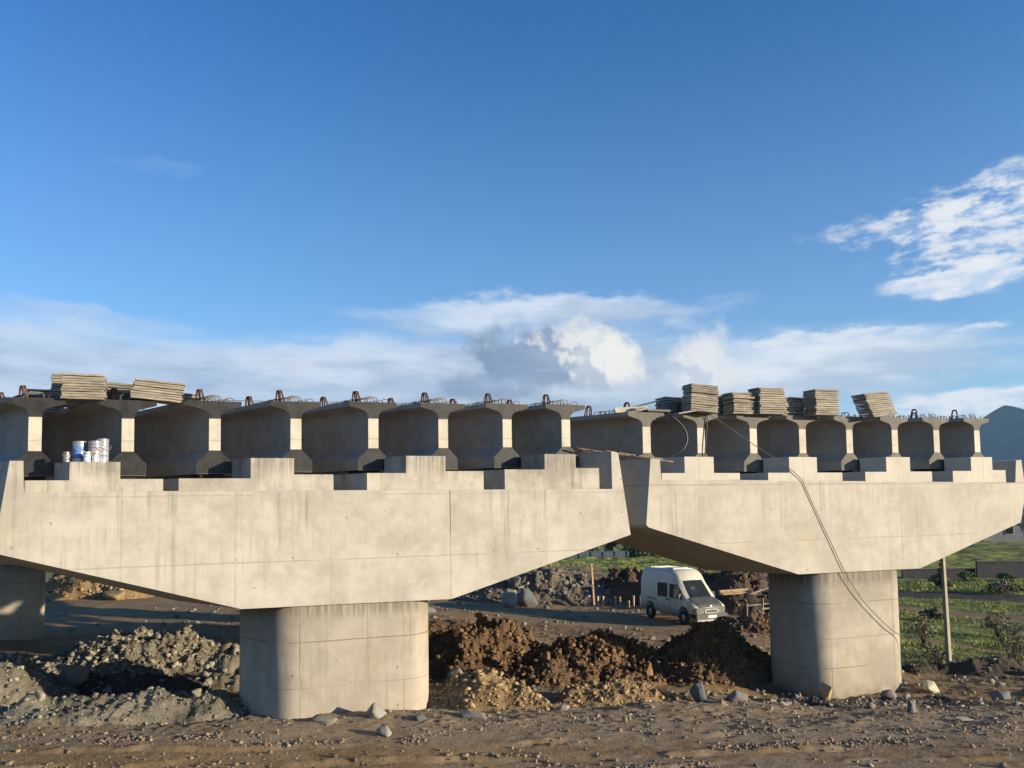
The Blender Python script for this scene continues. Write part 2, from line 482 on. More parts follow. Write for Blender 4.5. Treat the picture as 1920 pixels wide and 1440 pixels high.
def stone(name, c, var=0.35, scale=3.0):
    m, t, b = new_mat(name)
    pos = t.node("ShaderNodeNewGeometry").outputs["Position"]
    oi = t.node("ShaderNodeNewGeometry").outputs["Random Per Island"]
    n = t.noise(pos, scale, 6, 0.65)
    c0 = t.mix(oi, tuple(v * (1 - var) for v in c), tuple(min(1, v * (1 + var)) for v in c))
    c1 = t.mix(t.m("MULTIPLY", t.ss(n, 0.45, 0.7), 0.6), c0, tuple(c[i] * (0.62, 0.55, 0.48)[i] for i in range(3)))
    t.l.new(c1, b.inputs["Base Color"])
    b.inputs["Roughness"].default_value = 0.9
    bump(t, b, t.noise(pos, scale * 7, 5, 0.65), 0.02, 0.8)
    return m


M_SOIL_BROWN = soil("brown_clay_soil", (0.095, 0.055, 0.027), (0.175, 0.105, 0.052), (0.26, 0.195, 0.12), 0.35)
M_SOIL_YELLOW = soil("ochre_soil", (0.16, 0.098, 0.043), (0.30, 0.20, 0.095), (0.42, 0.33, 0.20), 0.5)
M_SOIL_GREY = soil("grey_gravel_soil", (0.115, 0.100, 0.072), (0.25, 0.222, 0.16), (0.42, 0.39, 0.31), 0.5)
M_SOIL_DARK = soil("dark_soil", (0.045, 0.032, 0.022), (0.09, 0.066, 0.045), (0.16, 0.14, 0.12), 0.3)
M_STONE_G = stone("grey_stone", (0.185, 0.172, 0.148))
M_STONE_B = stone("brown_stone", (0.145, 0.086, 0.043), 0.5)
M_STONE_Y = stone("ochre_stone", (0.31, 0.215, 0.105), 0.5)
M_STONE_L = stone("light_stone", (0.215, 0.195, 0.15), 0.5)
M_STONE_D = stone("dark_stone", (0.10, 0.105, 0.105))
M_PEBBLE = stone("pebble_mix", (0.225, 0.175, 0.120), 0.5, 6)


def foliage(name, c, var=0.45):
    m, t, b = new_mat(name)
    g = t.node("ShaderNodeNewGeometry")
    n = t.noise(g.outputs["Position"], 1.1, 3, 0.5)
    k = t.m("ADD", t.m("MULTIPLY", g.outputs["Random Per Island"], 0.6), t.m("MULTIPLY", n, 0.4))
    t.l.new(t.mix(k, tuple(v * (1 - var) for v in c), tuple(v * (1 + var) for v in c)), b.inputs["Base Color"])
    b.inputs["Roughness"].default_value = 0.7
    return m


M_LEAF_D = foliage("dark_leaf", (0.055, 0.085, 0.034))
M_LEAF_M = foliage("mid_leaf", (0.13, 0.17, 0.055))
M_LEAF_O = foliage("olive_scrub", (0.13, 0.115, 0.065))
M_LEAF_W = foliage("pale_blossom", (0.42, 0.40, 0.36), 0.3)
M_GRASS = foliage("grass_blade", (0.24, 0.265, 0.060), 0.6)


# ------------------------------------------------------------------ numeric noise and mesh helpers
rng = np.random.default_rng(7)
TAB = rng.random((8, 256, 256))


def vnoise(x, y, s=0):
    x = np.asarray(x, float)
    y = np.asarray(y, float)
    xi = np.floor(x).astype(int)
    yi = np.floor(y).astype(int)
    fx = x - xi
    fy = y - yi
    fx = fx * fx * (3 - 2 * fx)
    fy = fy * fy * (3 - 2 * fy)
    T = TAB[s % 8]
    a = T[xi & 255, yi & 255]
    b = T[(xi + 1) & 255, yi & 255]
    c = T[xi & 255, (yi + 1) & 255]
    d = T[(xi + 1) & 255, (yi + 1) & 255]
    return (a * (1 - fx) + b * fx) * (1 - fy) + (c * (1 - fx) + d * fx) * fy


def fbm(x, y, s=0, octv=5, gain=0.5):
    t = 0
    a = 1.0
    tot = 0
    for i in range(octv):
        t = t + a * vnoise(x * 2 ** i + 17.3 * i, y * 2 ** i + 9.1 * i, s + i)
        tot += a
        a *= gain
    return t / tot


def sstep(a, b, v):
    t = np.clip((v - a) / (b - a), 0, 1)
    return t * t * (3 - 2 * t)


def link(o, parent=None):
    COL.objects.link(o)
    if parent is not None:
        o.parent = parent
    return o


def np_mesh(name, V, F, mat, parent=None, smooth=False):
    me = bpy.data.meshes.new(name)
    V = np.asarray(V, np.float32)
    F = np.asarray(F, np.int32)
    n, k = F.shape
    me.vertices.add(len(V))
    me.vertices.foreach_set("co", V.ravel())
    me.loops.add(n * k)
    me.loops.foreach_set("vertex_index", F.ravel())
    me.polygons.add(n)
    me.polygons.foreach_set("loop_start", np.arange(0, n * k, k, dtype=np.int32))
    me.update(calc_edges=True)
    me.validate()
    if smooth:
        me.polygons.foreach_set("use_smooth", np.ones(len(me.polygons), bool))
    me.materials.append(mat)
    return link(bpy.data.objects.new(name, me), parent)


def bm_obj(name, bm, mat, parent=None, smooth=False, bevel=0.0, seg=1):
    if bevel > 0:
        es = [e for e in bm.edges if len(e.link_faces) == 2 and e.calc_face_angle(0) > 0.6]
        bmesh.ops.bevel(bm, geom=es, offset=bevel, segments=seg, affect="EDGES", clamp_overlap=True)
    bmesh.ops.recalc_face_normals(bm, faces=bm.faces)
    me = bpy.data.meshes.new(name)
    bm.to_mesh(me)
    bm.free()
    if smooth:
        for p in me.polygons:
            p.use_smooth = True
    me.materials.append(mat)
    return link(bpy.data.objects.new(name, me), parent)


def empty(name, loc, rz=0.0):
    o = bpy.data.objects.new(name, None)
    o.location = loc
    o.rotation_euler = (0, 0, rz)
    return link(o)


def tag(o, label=None, cat=None, group=None, kind=None):
    if label:
        o["label"] = label
    if cat:
        o["category"] = cat
    if group:
        o["group"] = group
    if kind:
        o["kind"] = kind
    return o


def add_box(bm, lo, hi, M=None):
    vs = [bm.verts.new((x, y, z)) for x in (lo[0], hi[0]) for y in (lo[1], hi[1]) for z in (lo[2], hi[2])]
    for f in ((0, 1, 3, 2), (4, 6, 7, 5), (0, 4, 5, 1), (2, 3, 7, 6), (0, 2, 6, 4), (1, 5, 7, 3)):
        bm.faces.new([vs[i] for i in f])
    if M is not None:
        bmesh.ops.transform(bm, matrix=M, verts=vs)
    return vs


def add_tube(bm, pts, r, seg=6, caps=True):
    pts = [Vector(p) for p in pts]
    rings = []
    prev = None
    for i, p in enumerate(pts):
        d = (pts[min(i + 1, len(pts) - 1)] - pts[max(i - 1, 0)]).normalized()
        a = Vector((0, 0, 1)) if abs(d.z) < 0.9 else Vector((1, 0, 0))
        if prev is not None:
            u = (prev - d * prev.dot(d)).normalized()
        else:
            u = d.cross(a).normalized()
        prev = u
        v = d.cross(u)
        rr = r[i] if isinstance(r, (list, tuple)) else r
        rings.append([bm.verts.new(p + u * rr * math.cos(2 * math.pi * k / seg) + v * rr * math.sin(2 * math.pi * k / seg)) for k in range(seg)])
    for a, b in zip(rings, rings[1:]):
        for k in range(seg):
            bm.faces.new((a[k], a[(k + 1) % seg], b[(k + 1) % seg], b[k]))
    if caps:
        bm.faces.new(list(reversed(rings[0])))
        bm.faces.new(rings[-1])


def add_lathe(bm, prof, seg=24, center=(0, 0, 0)):
    cx, cy, cz = center
    rings = [[bm.verts.new((cx + r * math.cos(2 * math.pi * k / seg), cy + r * math.sin(2 * math.pi * k / seg), cz + z)) for k in range(seg)] for r, z in prof]
    for a, b in zip(rings, rings[1:]):
        for k in range(seg):
            bm.faces.new((a[k], a[(k + 1) % seg], b[(k + 1) % seg], b[k]))
    bm.faces.new(list(reversed(rings[0])))
    bm.faces.new(rings[-1])


def copy_tree(o, parent=None):
    c = o.copy()
    COL.objects.link(c)
    c.parent = parent
    for ch in o.children:
        copy_tree(ch, c)
    return c


ORD = ["topmost", "second", "third", "fourth", "fifth", "sixth", "seventh", "eighth", "ninth", "tenth", "eleventh", "twelfth", "thirteenth", "fourteenth"]

# ------------------------------------------------------------------ ground
TX = np.array([-600, -60, -25, -12, -4, 3, 9, 15, 25, 60, 600], float)
TY = np.array([-20, 8, 14, 17, 20, 22, 25, 28, 34, 42, 50, 65, 84, 92, 130, 200, 400, 5200], float)
TZ = np.array([
    [.2, .2, .2, .2, .2, .2, .2, .2, .2, .2, .2],
    [.1, .1, .1, .1, .1, .1, .1, .05, .0, .0, .0],
    [.0, .0, .0, .02, .0, .0, -.05, -.1, -.2, -.3, -.3],
    [.1, .1, .12, .16, .12, .03, -.15, -.3, -.4, -.5, -.5],
    [-.1, -.1, -.2, -.25, -.1, -.15, -.60, -.72, -.75, -.7, -.7],
    [-.3, -.3, -.3, -.35, -.35, -.4, -.92, -.86, -.8, -.75, -.75],
    [-.4, -.4, -.4, -.45, -.5, -.55, -.78, -.8, -.85, -.9, -.9],
    [-.4, -.4, -.4, -.45, -.55, -.75, -1.0, -1.9, -2.0, -2.1, -2.1],
    [-.5, -.5, -.55, -.65, -.9, -1.2, -1.4, -2.3, -2.4, -2.4, -2.4],
    [-.7, -.7, -.8, -.9, -1.2, -1.6, -1.66, -2.2, -2.5, -2.5, -2.5],
    [-.9, -.9, -.95, -1.1, -1.45, -1.75, -1.8, -2.2, -2.5, -2.5, -2.5],
    [-1.2, -1.2, -1.2, -1.6, -1.9, -2.0, -2.2, -2.4, -2.4, -2.4, -2.4],
    [-1.5, -1.5, -1.5, -2.0, -2.3, -2.3, -2.4, -2.5, -2.6, -2.6, -2.6],
    [-1.5, -1.5, -1.5, -2.1, -2.4, -2.4, -2.5, -2.5, -2.4, -1.5, -1.4],
    [-2, -2, -2, -2.5, -2.6, -2.6, -2.6, -2.6, -2.2, -1.3, -1.0],
    [-2, -2, -2, -2.5, -2.5, -2.5, -2.5, -2.5, -2.2, -1.2, -1.0],
    [-2] * 11,
    [-2] * 11], float)


def smooth_interp(g, v):
    i = np.clip(np.searchsorted(g, v) - 1, 0, len(g) - 2)
    f = np.clip((v - g[i]) / (g[i + 1] - g[i]), 0, 1)
    return i, f


def base_z(x, y):
    x = np.asarray(x, float)
    y = np.asarray(y, float)
    i, f = smooth_interp(TX, x)
    j, h = smooth_interp(TY, y)
    return (TZ[j, i] * (1 - f) + TZ[j, i + 1] * f) * (1 - h) + (TZ[j + 1, i] * (1 - f) + TZ[j + 1, i + 1] * f) * h


def terrain(x, y):
    x = np.asarray(x, float)
    y = np.asarray(y, float)
    z = base_z(x, y)
    # van stand: keep it even
    flat = 1 - sstep(2.5, 5.0, np.hypot((x - 8.8) / 1.3, y - 42.6))
    z = z * (1 - flat) + (-1.66) * flat
    near = 1 - sstep(26, 60, y)
    amp = 0.03 + 0.12 * sstep(15, 18, y) * near + 0.35 * sstep(50, 90, y)
    amp = amp * (1 - flat) + 0.02 * flat
    z = z + (fbm(x * 0.55, y * 0.8, 0, 5) - 0.5) * 2 * amp
    # wheel ruts with churned edges in the foreground
    rut = np.zeros_like(z)
    for (yc, sl, wd, x0, x1) in ((15.4, 0.02, 0.10, -9, -2.5), (14.55, 0.03, 0.12, -9, 0), (15.9, 0.10, 0.11, 0.0, 6.5), (15.0, 0.12, 0.12, 0.5, 8), (14.3, 0.05, 0.1, 2, 9)):
        c = yc + sl * (x - 0.5 * (x0 + x1)) + (fbm(x * 0.8, x * 0 + yc, 3, 3) - 0.5) * 0.35
        dd = (y - c) / wd
        gate = sstep(0.45, 0.62, fbm(x * 0.9 + yc * 7, x * 0 + 2 * yc, 5, 3)) * sstep(x0 - .5, x0 + .5, x) * (1 - sstep(x1 - .5, x1 + .5, x))
        rut = rut + gate * (np.exp(-(dd - 1.2) ** 2) * 0.050 * (0.5 + fbm(x * 7, y * 7, 6, 3)) - np.exp(-dd ** 2) * 0.045)
    z = z + rut
    fine = (fbm(x * 5.5, y * 5.5, 2, 4, 0.6) - 0.5) * 0.026 + np.maximum(0, fbm(x * 9, y * 9, 4, 3) - 0.60) * 0.12 * (0.3 + 1.4 * sstep(15.6, 17.2, y))
    z = z + fine * near * (1 - 0.6 * flat)
    return z


def warp_axis(parts):
    out = []
    for a, b, st in parts:
        out.extend(np.arange(a, b, st))
    out.append(parts[-1][1])
    return np.array(out)


gx = warp_axis([(-5000, -600, 400), (-600, -120, 40), (-120, -40, 4), (-40, -16, 0.5), (-16, -12, 0.12), (-12, 18, 0.065), (18, 30, 0.25), (30, 80, 1.0), (80, 300, 10), (300, 600, 50), (600, 5000, 400)])
gy = warp_axis([(-400, -20, 40), (-20, 8, 2), (8, 12.5, 0.4), (12.5, 20, 0.045), (20, 29, 0.08), (29, 55, 0.2), (55, 110, 0.5), (110, 200, 4), (200, 600, 40), (600, 5200, 300)])
GX, GY = np.meshgrid(gx, gy)
GZ = terrain(GX, GY)
nx, ny = len(gx), len(gy)
idx = np.arange(nx * ny).reshape(ny, nx)
F = np.stack([idx[:-1, :-1], idx[:-1, 1:], idx[1:, 1:], idx[1:, :-1]], -1).reshape(-1, 4)


def ground_mat():
    m, t, b = new_mat("site_ground")
    pos = t.node("ShaderNodeNewGeometry").outputs["Position"]
    at = t.node("ShaderNodeAttribute", attribute_name="zone")
    zr, zg, zb = t.sep(at.outputs["Color"])
    n0 = t.noise(pos, 0.45, 5, 0.6)
    n1 = t.noise(pos, 1.7, 6, 0.65)
    n2 = t.noise(pos, 11.0, 6, 0.7)
    n3 = t.noise(pos, 45.0, 4, 0.7)
    k = t.ss(t.m("ADD", t.m("MULTIPLY", n0, 0.5), t.m("MULTIPLY", n1, 0.5)), 0.40, 0.62)
    dirt = t.mix(k, (0.190, 0.122, 0.058), (0.295, 0.200, 0.100))
    rust = t.ss(t.noise(pos, 0.8, 4, 0.55), 0.56, 0.68)
    dirt = t.mix(t.m("MULTIPLY", rust, 0.6), dirt, (0.25, 0.15, 0.078))
    dirt = t.mix(t.m("MULTIPLY", t.ss(n2, 0.52, 0.72), 0.55), dirt, (0.085, 0.062, 0.045))
    dirt = t.mix(t.m("MULTIPLY", t.ss(n3, 0.60, 0.72), 0.55), dirt, (0.29, 0.25, 0.20))
    grav = t.mix(t.ss(n3, 0.40, 0.62), (0.165, 0.122, 0.078), (0.33, 0.265, 0.18))
    grav = t.mix(t.m("MULTIPLY", t.ss(n2, 0.5, 0.7), 0.4), grav, (0.10, 0.09, 0.075))
    c = t.mix(t.ss(t.m("ADD", zg, t.m("MULTIPLY", t.m("SUBTRACT", n1, 0.5), 0.9)), 0.32, 0.68), dirt, grav)
    dark = t.mix(t.ss(n1, 0.4, 0.62), (0.040, 0.032, 0.025), (0.088, 0.066, 0.046))
    c = t.mix(t.ss(t.m("ADD", zb, t.m("MULTIPLY", t.m("SUBTRACT", n1, 0.5), 0.8)), 0.35, 0.65), c, dark)
    grass = t.mix(t.ss(t.noise(pos, 0.9, 6, 0.65), 0.38, 0.64), (0.100, 0.105, 0.034), (0.27, 0.30, 0.070))
    grass = t.mix(t.m("MULTIPLY", t.ss(t.noise(pos, 0.35, 4, 0.6), 0.55, 0.7), 0.6), grass, (0.20, 0.18, 0.085))
    c = t.mix(t.ss(t.m("ADD", zr, t.m("MULTIPLY", t.m("SUBTRACT", t.noise(pos, 0.7, 6, 0.7), 0.5), 1.1)), 0.40, 0.60), c, grass)
    t.l.new(c, b.inputs["Base Color"])
    b.inputs["Roughness"].default_value = 0.95
    b.inputs["Specular IOR Level"].default_value = 0.2
    bump(t, b, t.m("ADD", t.m("MULTIPLY", n2, 0.6), t.m("MULTIPLY", n3, 0.35)), 0.05, 0.8)
    return m


def ground_zones(x, y):
    right = sstep(12.5, 14.5, x)
    grass = np.maximum(sstep(66, 82, y), right * sstep(29, 32, y))
    grass = np.maximum(grass, sstep(-14, -22, x) * 0.0)
    # track in the middle distance and the two lanes at the right
    track = np.exp(-((x - (3 + 0.10 * (y - 60))) / 4.5) ** 2) * sstep(58, 62, y) * (1 - sstep(84, 90, y))
    cy = 51.7 - (x - 25.5) * 1.35
    road = np.exp(-((y - cy) / 2.3) ** 4) * sstep(13, 16, x) * (1 - sstep(60, 70, x))
    py = 37.5 - (x - 21.5) * 1.1
    path = np.exp(-((y - py) / 0.75) ** 4) * sstep(19, 20.5, x)
    grass = grass * (1 - np.maximum(np.maximum(track, road * 1.4), path * 1.3).clip(0, 1))
    grav = 0.25 + 0.35 * sstep(14.6, 16.2, y) * (1 - sstep(20, 22, y)) - 0.2 * sstep(30, 36, y)
    grav = grav + 0.35 * np.exp(-((x - 4) / 6) ** 2 - ((y - 14.2) / 0.9) ** 2) + 0.3 * sstep(31, 36, y) * sstep(-2, 1, x) * (1 - sstep(48, 54, y))
    grav = grav * (1 - np.maximum(track, road))
    dark = right * np.exp(-((y - (59.5 - (x - 28) * 0.5)) / 3.0) ** 4) * 1.0
    dark = np.maximum(dark, right * sstep(24.5, 26, y) * (1 - sstep(30, 32, y)) * 0.75)  # shadowed slope past the right ridge: its shade is put into the ground colour
    grass = grass * (1 - 0.8 * dark)
    return grass, grav, dark


ground = np_mesh("ground", np.stack([GX, GY, GZ], -1).reshape(-1, 3), F, ground_mat(), smooth=True)
tag(ground, kind="structure")
zr, zg, zb = ground_zones(GX.ravel(), GY.ravel())
ca = ground.data.color_attributes.new("zone", "FLOAT_COLOR", "POINT")
ca.data.foreach_set("color", np.stack([zr, zg, zb, np.ones_like(zr)], -1).astype(np.float32).ravel())


def tz(x, y):
    return float(terrain(np.array([x]), np.array([y]))[0])


# ------------------------------------------------------------------ mountain
def mountain():
    n = 90
    th = np.linspace(-1, 1, 181)
    ph = np.linspace(-1, 1, n)
    A, B = np.meshgrid(th, ph)
    X = 2478 + A * 2300
    Y = 4000 + B * 1100
    ra = np.abs(A)
    prof = np.interp(ra * 2300, [0, 45, 130, 330, 650, 1300, 2300], [468, 440, 368, 232, 130, 50, -20])
    Z = prof * (1 - np.abs(B) ** 1.3) + (fbm(A * 9, B * 7, 1, 5) - 0.5) * 50 * (1 - np.abs(B)) * np.clip(ra * 6, 0.25, 1) - 6
    Z = np.where(np.abs(B) >= 0.999, -20, Z)
    ii = np.arange(X.size).reshape(X.shape)
    Fm = np.stack([ii[:-1, :-1], ii[:-1, 1:], ii[1:, 1:], ii[1:, :-1]], -1).reshape(-1, 4)
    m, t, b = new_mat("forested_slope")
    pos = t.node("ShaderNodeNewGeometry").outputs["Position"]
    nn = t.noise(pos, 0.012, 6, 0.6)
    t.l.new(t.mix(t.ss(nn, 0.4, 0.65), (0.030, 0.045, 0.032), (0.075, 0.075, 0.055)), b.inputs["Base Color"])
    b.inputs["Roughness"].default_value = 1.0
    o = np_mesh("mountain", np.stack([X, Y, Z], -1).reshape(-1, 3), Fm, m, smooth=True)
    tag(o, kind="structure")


mountain()

# ------------------------------------------------------------------ bridge piers and girders
BA = R(20.85)                                   # the caps run along this direction
P0 = Vector((-3.6167, 17.5, 0))
D = Vector((math.cos(BA), math.sin(BA), 0))
NB = Vector((-math.sin(BA), math.cos(BA), 0))
GL = Vector((-0.4912, 0.871, 0))                # direction of the girders seen from the caps
GWORLD = D * GL.x + NB * GL.y


def bw(t, wd, z=0.0):
    v = P0 + D * t + GWORLD * wd
    return Vector((v.x, v.y, z))


def add_prism(bm, prof, w0, w1, grade=0.0):
    rows = []
    for wd in (w0, w1):
        rows.append([bm.verts.new((t + GL.x * wd, GL.y * wd, z + grade * wd)) for t, z in prof])
    n = len(prof)
    bm.faces.new(rows[0])
    bm.faces.new(list(reversed(rows[1])))
    for i in range(n):
        bm.faces.new((rows[0][i], rows[1][i], rows[1][(i + 1) % n], rows[0][(i + 1) % n]))


CAPW = 2.7
capL = [(-6.618, 3.824), (-6.384, 5.566), (-6.155, 5.567), (-6.134, 4.975), (6.512, 4.935), (6.506, 5.871), (6.699, 5.833), (6.997, 3.794), (2.353, 2.468), (-2.183, 2.513)]
capR = [(7.45, 4.03), (7.62, 5.70), (7.886, 5.68), (7.918, 5.17), (20.551, 5.03), (20.628, 5.722), (20.86, 5.74), (20.98, 4.80), (20.70, 3.80), (16.47, 2.56), (12.11, 2.585), (7.52, 3.96)]


def column_mesh(t0, t1, zb, zt, skew):
    """skewed plan with big round corners: hull of four circles"""
    r = 0.65
    n0 = Vector((0, 0.08))
    cs = [(t0, 0.73), (t1, 0.73), (t1 - 0.52, 1.65), (t0 - skew, 1.65)]
    pts = []
    for i, (cx, cy) in enumerate(cs):
        px, py = cs[i - 1]
        qx, qy = cs[(i + 1) % 4]
        a0 = math.atan2(cy - py, cx - px) - math.pi / 2
        a1 = math.atan2(qy - cy, qx - cx) - math.pi / 2
        while a1 < a0:
            a1 += 2 * math.pi
        for k in range(11):
            a = a0 + (a1 - a0) * k / 10
            pts.append((cx + r * math.cos(a), cy + r * math.sin(a)))
    bm = bmesh.new()
    zs = [zb, zt]
    rings = [[bm.verts.new((x, y, z)) for x, y in pts] for z in zs]
    n = len(pts)
    for a, b in zip(rings, rings[1:]):
        for k in range(n):
            f = bm.faces.new((a[k], a[(k + 1) % n], b[(k + 1) % n], b[k]))
            f.smooth = True
    bm.faces.new(list(reversed(rings[0])))
    bm.faces.new(rings[-1])
    return bm


def make_pier(name_label, cap, mcap, t0, t1, zb, zt, plinths, mblock, pads, group=None, skew=0.52):
    root = empty("bridge_pier", bw(0, 0), BA)
    tag(root, name_label, "bridge pier", group)
    bm = bmesh.new()
    add_prism(bm, cap, 0.0, CAPW)
    bm_obj("pier_cap", bm, mcap, root, bevel=0.018, seg=2)
    me = column_mesh(t0, t1, zb, zt, skew)
    co = bm_obj("column", me, M_COL, root)
    for p in co.data.polygons:
        p.use_smooth = abs(p.normal.z) < 0.5
    for prof, wd in plinths:
        bm = bmesh.new()
        # a few millimetres proud of the cap so that the faces never share a plane
        add_prism(bm, prof, -0.004, wd)
        bm_obj("bearing_block", bm, mblock, root, bevel=0.02, seg=2)
    for t, z0, z1 in pads:
        bm = bmesh.new()
        add_prism(bm, [(t - 0.24, z0), (t + 0.24, z0), (t + 0.24, z1), (t - 0.24, z1)], 0.98, 1.40)
        bm_obj("bearing_pad", bm, M_PAD, root)
    return root


def step_prof(a, tl0, tl1, b, zlow0, ztop, zlow1, zb):
    """outline of one stepped block: low wing, tall middle, low wing"""
    return [(a, zb), (a, zlow0), (tl0, zlow0), (tl0, ztop), (tl1, ztop), (tl1, zlow1), (b, zlow1), (b, zb)]


ZLB = 4.93
plL = []
for a, b0, b1, c, z0, zt_, z1, zb in [
    (-6.128, -5.374, -4.478, -3.692, 5.19, 5.552, 5.212, 4.965), (-3.403, -2.008, -1.128, -0.296, 5.22, 5.648, 5.30, 4.955),
    (0.436, 1.313, 2.234, 3.15, 5.33, 5.718, 5.375, 4.945), (3.677, 4.703, 5.522, 6.156, 5.415, 5.787, 5.452, 4.935)]:
    plL.append((a, b0, b1, c, z0, zt_, z1, zb))
plR = [(7.93, 8.616, 9.502, 10.311, 5.328, 5.75, 5.33, 5.15), (11.223, 11.93, 12.875, 13.751, 5.335, 5.766, 5.34, 5.11),
       (14.578, 15.368, 16.268, 17.105, 5.36, 5.789, 5.37, 5.075), (17.937, 18.70, 19.588, 20.141, 5.389, 5.812, 5.415, 5.04)]


def blocks(pl):
    out = []
    for a, b0, b1, c, z0, zt_, z1, zb in pl:
        out.append(([(a, zb), (a, z0), (b0 + 0.002, z0), (b1 - 0.002, z0 if False else min(z0, z1)), (c, z1), (c, zb)], 1.55))
    return out


def make_blocks(root, pl, mat):
    """each stepped block is one mesh: the low seat runs deep, the tall stop stands on its front half"""
    for a, b0, b1, c, z0, zt_, z1, zb in pl:
        bm = bmesh.new()
        prof = step_prof(a, b0, b1, c, z0, zt_, z1, zb)
        add_prism(bm, prof, -0.004, 0.72)
        low = [(a, zb + 0.002), (a, z0 - 0.003), (b0, z0 - 0.003), (b1, z1 - 0.003), (c, z1 - 0.003), (c, zb + 0.002)]
        add_prism(bm, low, 0.722, 1.75)
        bm_obj("bearing_block", bm, mat, root, bevel=0.016, seg=2)


TL = [-5.681, -3.991, -2.29, -0.588, 1.151, 2.828, 4.462, 6.051]
TR = [8.386, 10.074, 11.79, 13.491, 15.207, 16.953, 18.639, 20.365]
ZTL = [6.88, 6.885, 6.925, 6.965, 7.01, 7.035, 7.07, 7.10]
ZTR = [6.965, 6.975, 6.985, 7.00, 7.02, 7.045, 7.07, 7.095]
H = 1.58
GW0 = 0.86
SPAN = 22.5
GRADE_L, GRADE_R = 0.0, 0.004

pierL = make_pier("broad hammerhead concrete pier carrying the dark ended girders, paint tins on its left end", capL, M_CAP_L, -0.98, 1.32, -2.6, 2.50, [], M_BLOCK_L,
                  [(t, 5.18 + (0.04 * i if i else 0.0), ZTL[i] - H + GW0 * GRADE_L - 0.002) for i, t in enumerate(TL)])
make_blocks(pierL, plL, M_BLOCK_L)
pierR = make_pier("hammerhead concrete pier further back with clean pale bearing blocks and a cable down its face", capR, M_CAP_R, 13.30, 15.42, -2.8, 2.57, [], M_BLOCK_R,
                  [(t, 5.3 if i < 4 else 5.35, ZTR[i] - H - 0.002) for i, t in enumerate(TR)], skew=0.06)
make_blocks(pierR, plR, M_BLOCK_R)
farL = copy_tree(pierL)
farL.location = bw(0, SPAN, GRADE_L * SPAN)
tag(farL, "shadowed bridge pier at the left edge, behind the broad pier with paint tins", "bridge pier")
farR = copy_tree(pierR)
farR.location = bw(0, SPAN, GRADE_R * SPAN)
tag(farR, "far bridge pier hidden behind the broad front pier, under the right deck", "bridge pier")


def girder_profile():
    h = H
    half = [(.545, h), (.545, h - .105), (.255, h - .185), (.20, h - .21), (.155, h - .255), (.128, h - .305), (.118, h - .355), (.118, .50), (.35, .26), (.35, 0.0)]
    return [(-x, z) for x, z in half] + [(x, z) for x, z in reversed(half)]


def end_top_profile():
    h = H
    half = [(.5445, h - .001), (.5445, h - .1045), (.2548, h - .1845), (.1998, h - .2095), (.1548, h - .2545), (.1278, h - .3045), (.1178, h - .355), (.1178, h - .385)]
    return [(-x, z) for x, z in half] + [(x, z) for x, z in reversed(half)]


def end_bot_profile():
    return [(-.1178, .505), (-.347, .2595), (-.347, .004), (.347, .004), (.347, .2595), (.1178, .505)]


def loop_mesh(hh=0.27, r=0.021):
    bm = bmesh.new()
    for k, s in enumerate((-1, 1)):
        pts = []
        for a in np.linspace(0, 1, 13):
            u = (a - 0.5) * 2
            wdt = 0.085 * (1 - 0.55 * (1 - abs(u)) ** 0.6)
            z = hh * (1 - abs(u) ** 2.6) - 0.03
            pts.append((s * (0.055 - 0.035 * max(0, z / hh)), math.copysign(1, u) * (0.03 + 0.06 * abs(u)) if abs(u) > 0.05 else 0, z))
        add_tube(bm, pts, r, 6)
    return bm


def stirrup_mesh(wd=0.30, hh=0.13, r=0.012):
    bm = bmesh.new()
    pts = [(-wd / 2, 0, -0.02), (-wd / 2, 0, hh * 0.7), (-wd / 2 + 0.04, 0, hh), (wd / 2 - 0.04, 0, hh), (wd / 2, 0, hh * 0.7), (wd / 2, 0, -0.02)]
    add_tube(bm, pts, r, 5)
    return bm


def mesh_of(bm, mat, smooth=True, name="m"):
    me = bpy.data.meshes.new(name)
    bmesh.ops.recalc_face_normals(bm, faces=bm.faces)
    bm.to_mesh(me)
    bm.free()
    for p in me.polygons:
        p.use_smooth = smooth
    me.materials.append(mat)
    return me


ME_LOOP = mesh_of(loop_mesh(0.34), M_RUST, name="lifting_loop")
ME_LOOP_S = mesh_of(loop_mesh(0.24), M_RUST, name="lifting_loop")
ME_STIR = mesh_of(stirrup_mesh(), M_REBAR, name="stirrup")
ME_STIR_S = mesh_of(stirrup_mesh(0.17, 0.085, 0.009), M_RUST, name="stirrup")


def child(name, me, parent, loc, rz=0.0, tilt=(0, 0)):
    o = bpy.data.objects.new(name, me)
    link(o, parent)
    o.location = loc
    o.rotation_euler = (tilt[0], tilt[1], rz)
    return o


def add_flared(bm, prof, L, grade, flare):
    """girder body whose depth grows towards the visible end over the first metres"""
    rows = []
    for wd, k in ((0.0, 1.0), (2.6, 0.0), (L, 0.0)):
        rows.append([bm.verts.new((t + GL.x * wd, GL.y * wd, z + grade * wd - (flare * (1 - k) if z > H * 0.5 else 0.0))) for t, z in prof])
    n = len(prof)
    bm.faces.new(rows[0])
    bm.faces.new(list(reversed(rows[-1])))
    for a, b in zip(rows, rows[1:]):
        for i in range(n):
            bm.faces.new((a[i], b[i], b[(i + 1) % n], a[(i + 1) % n]))


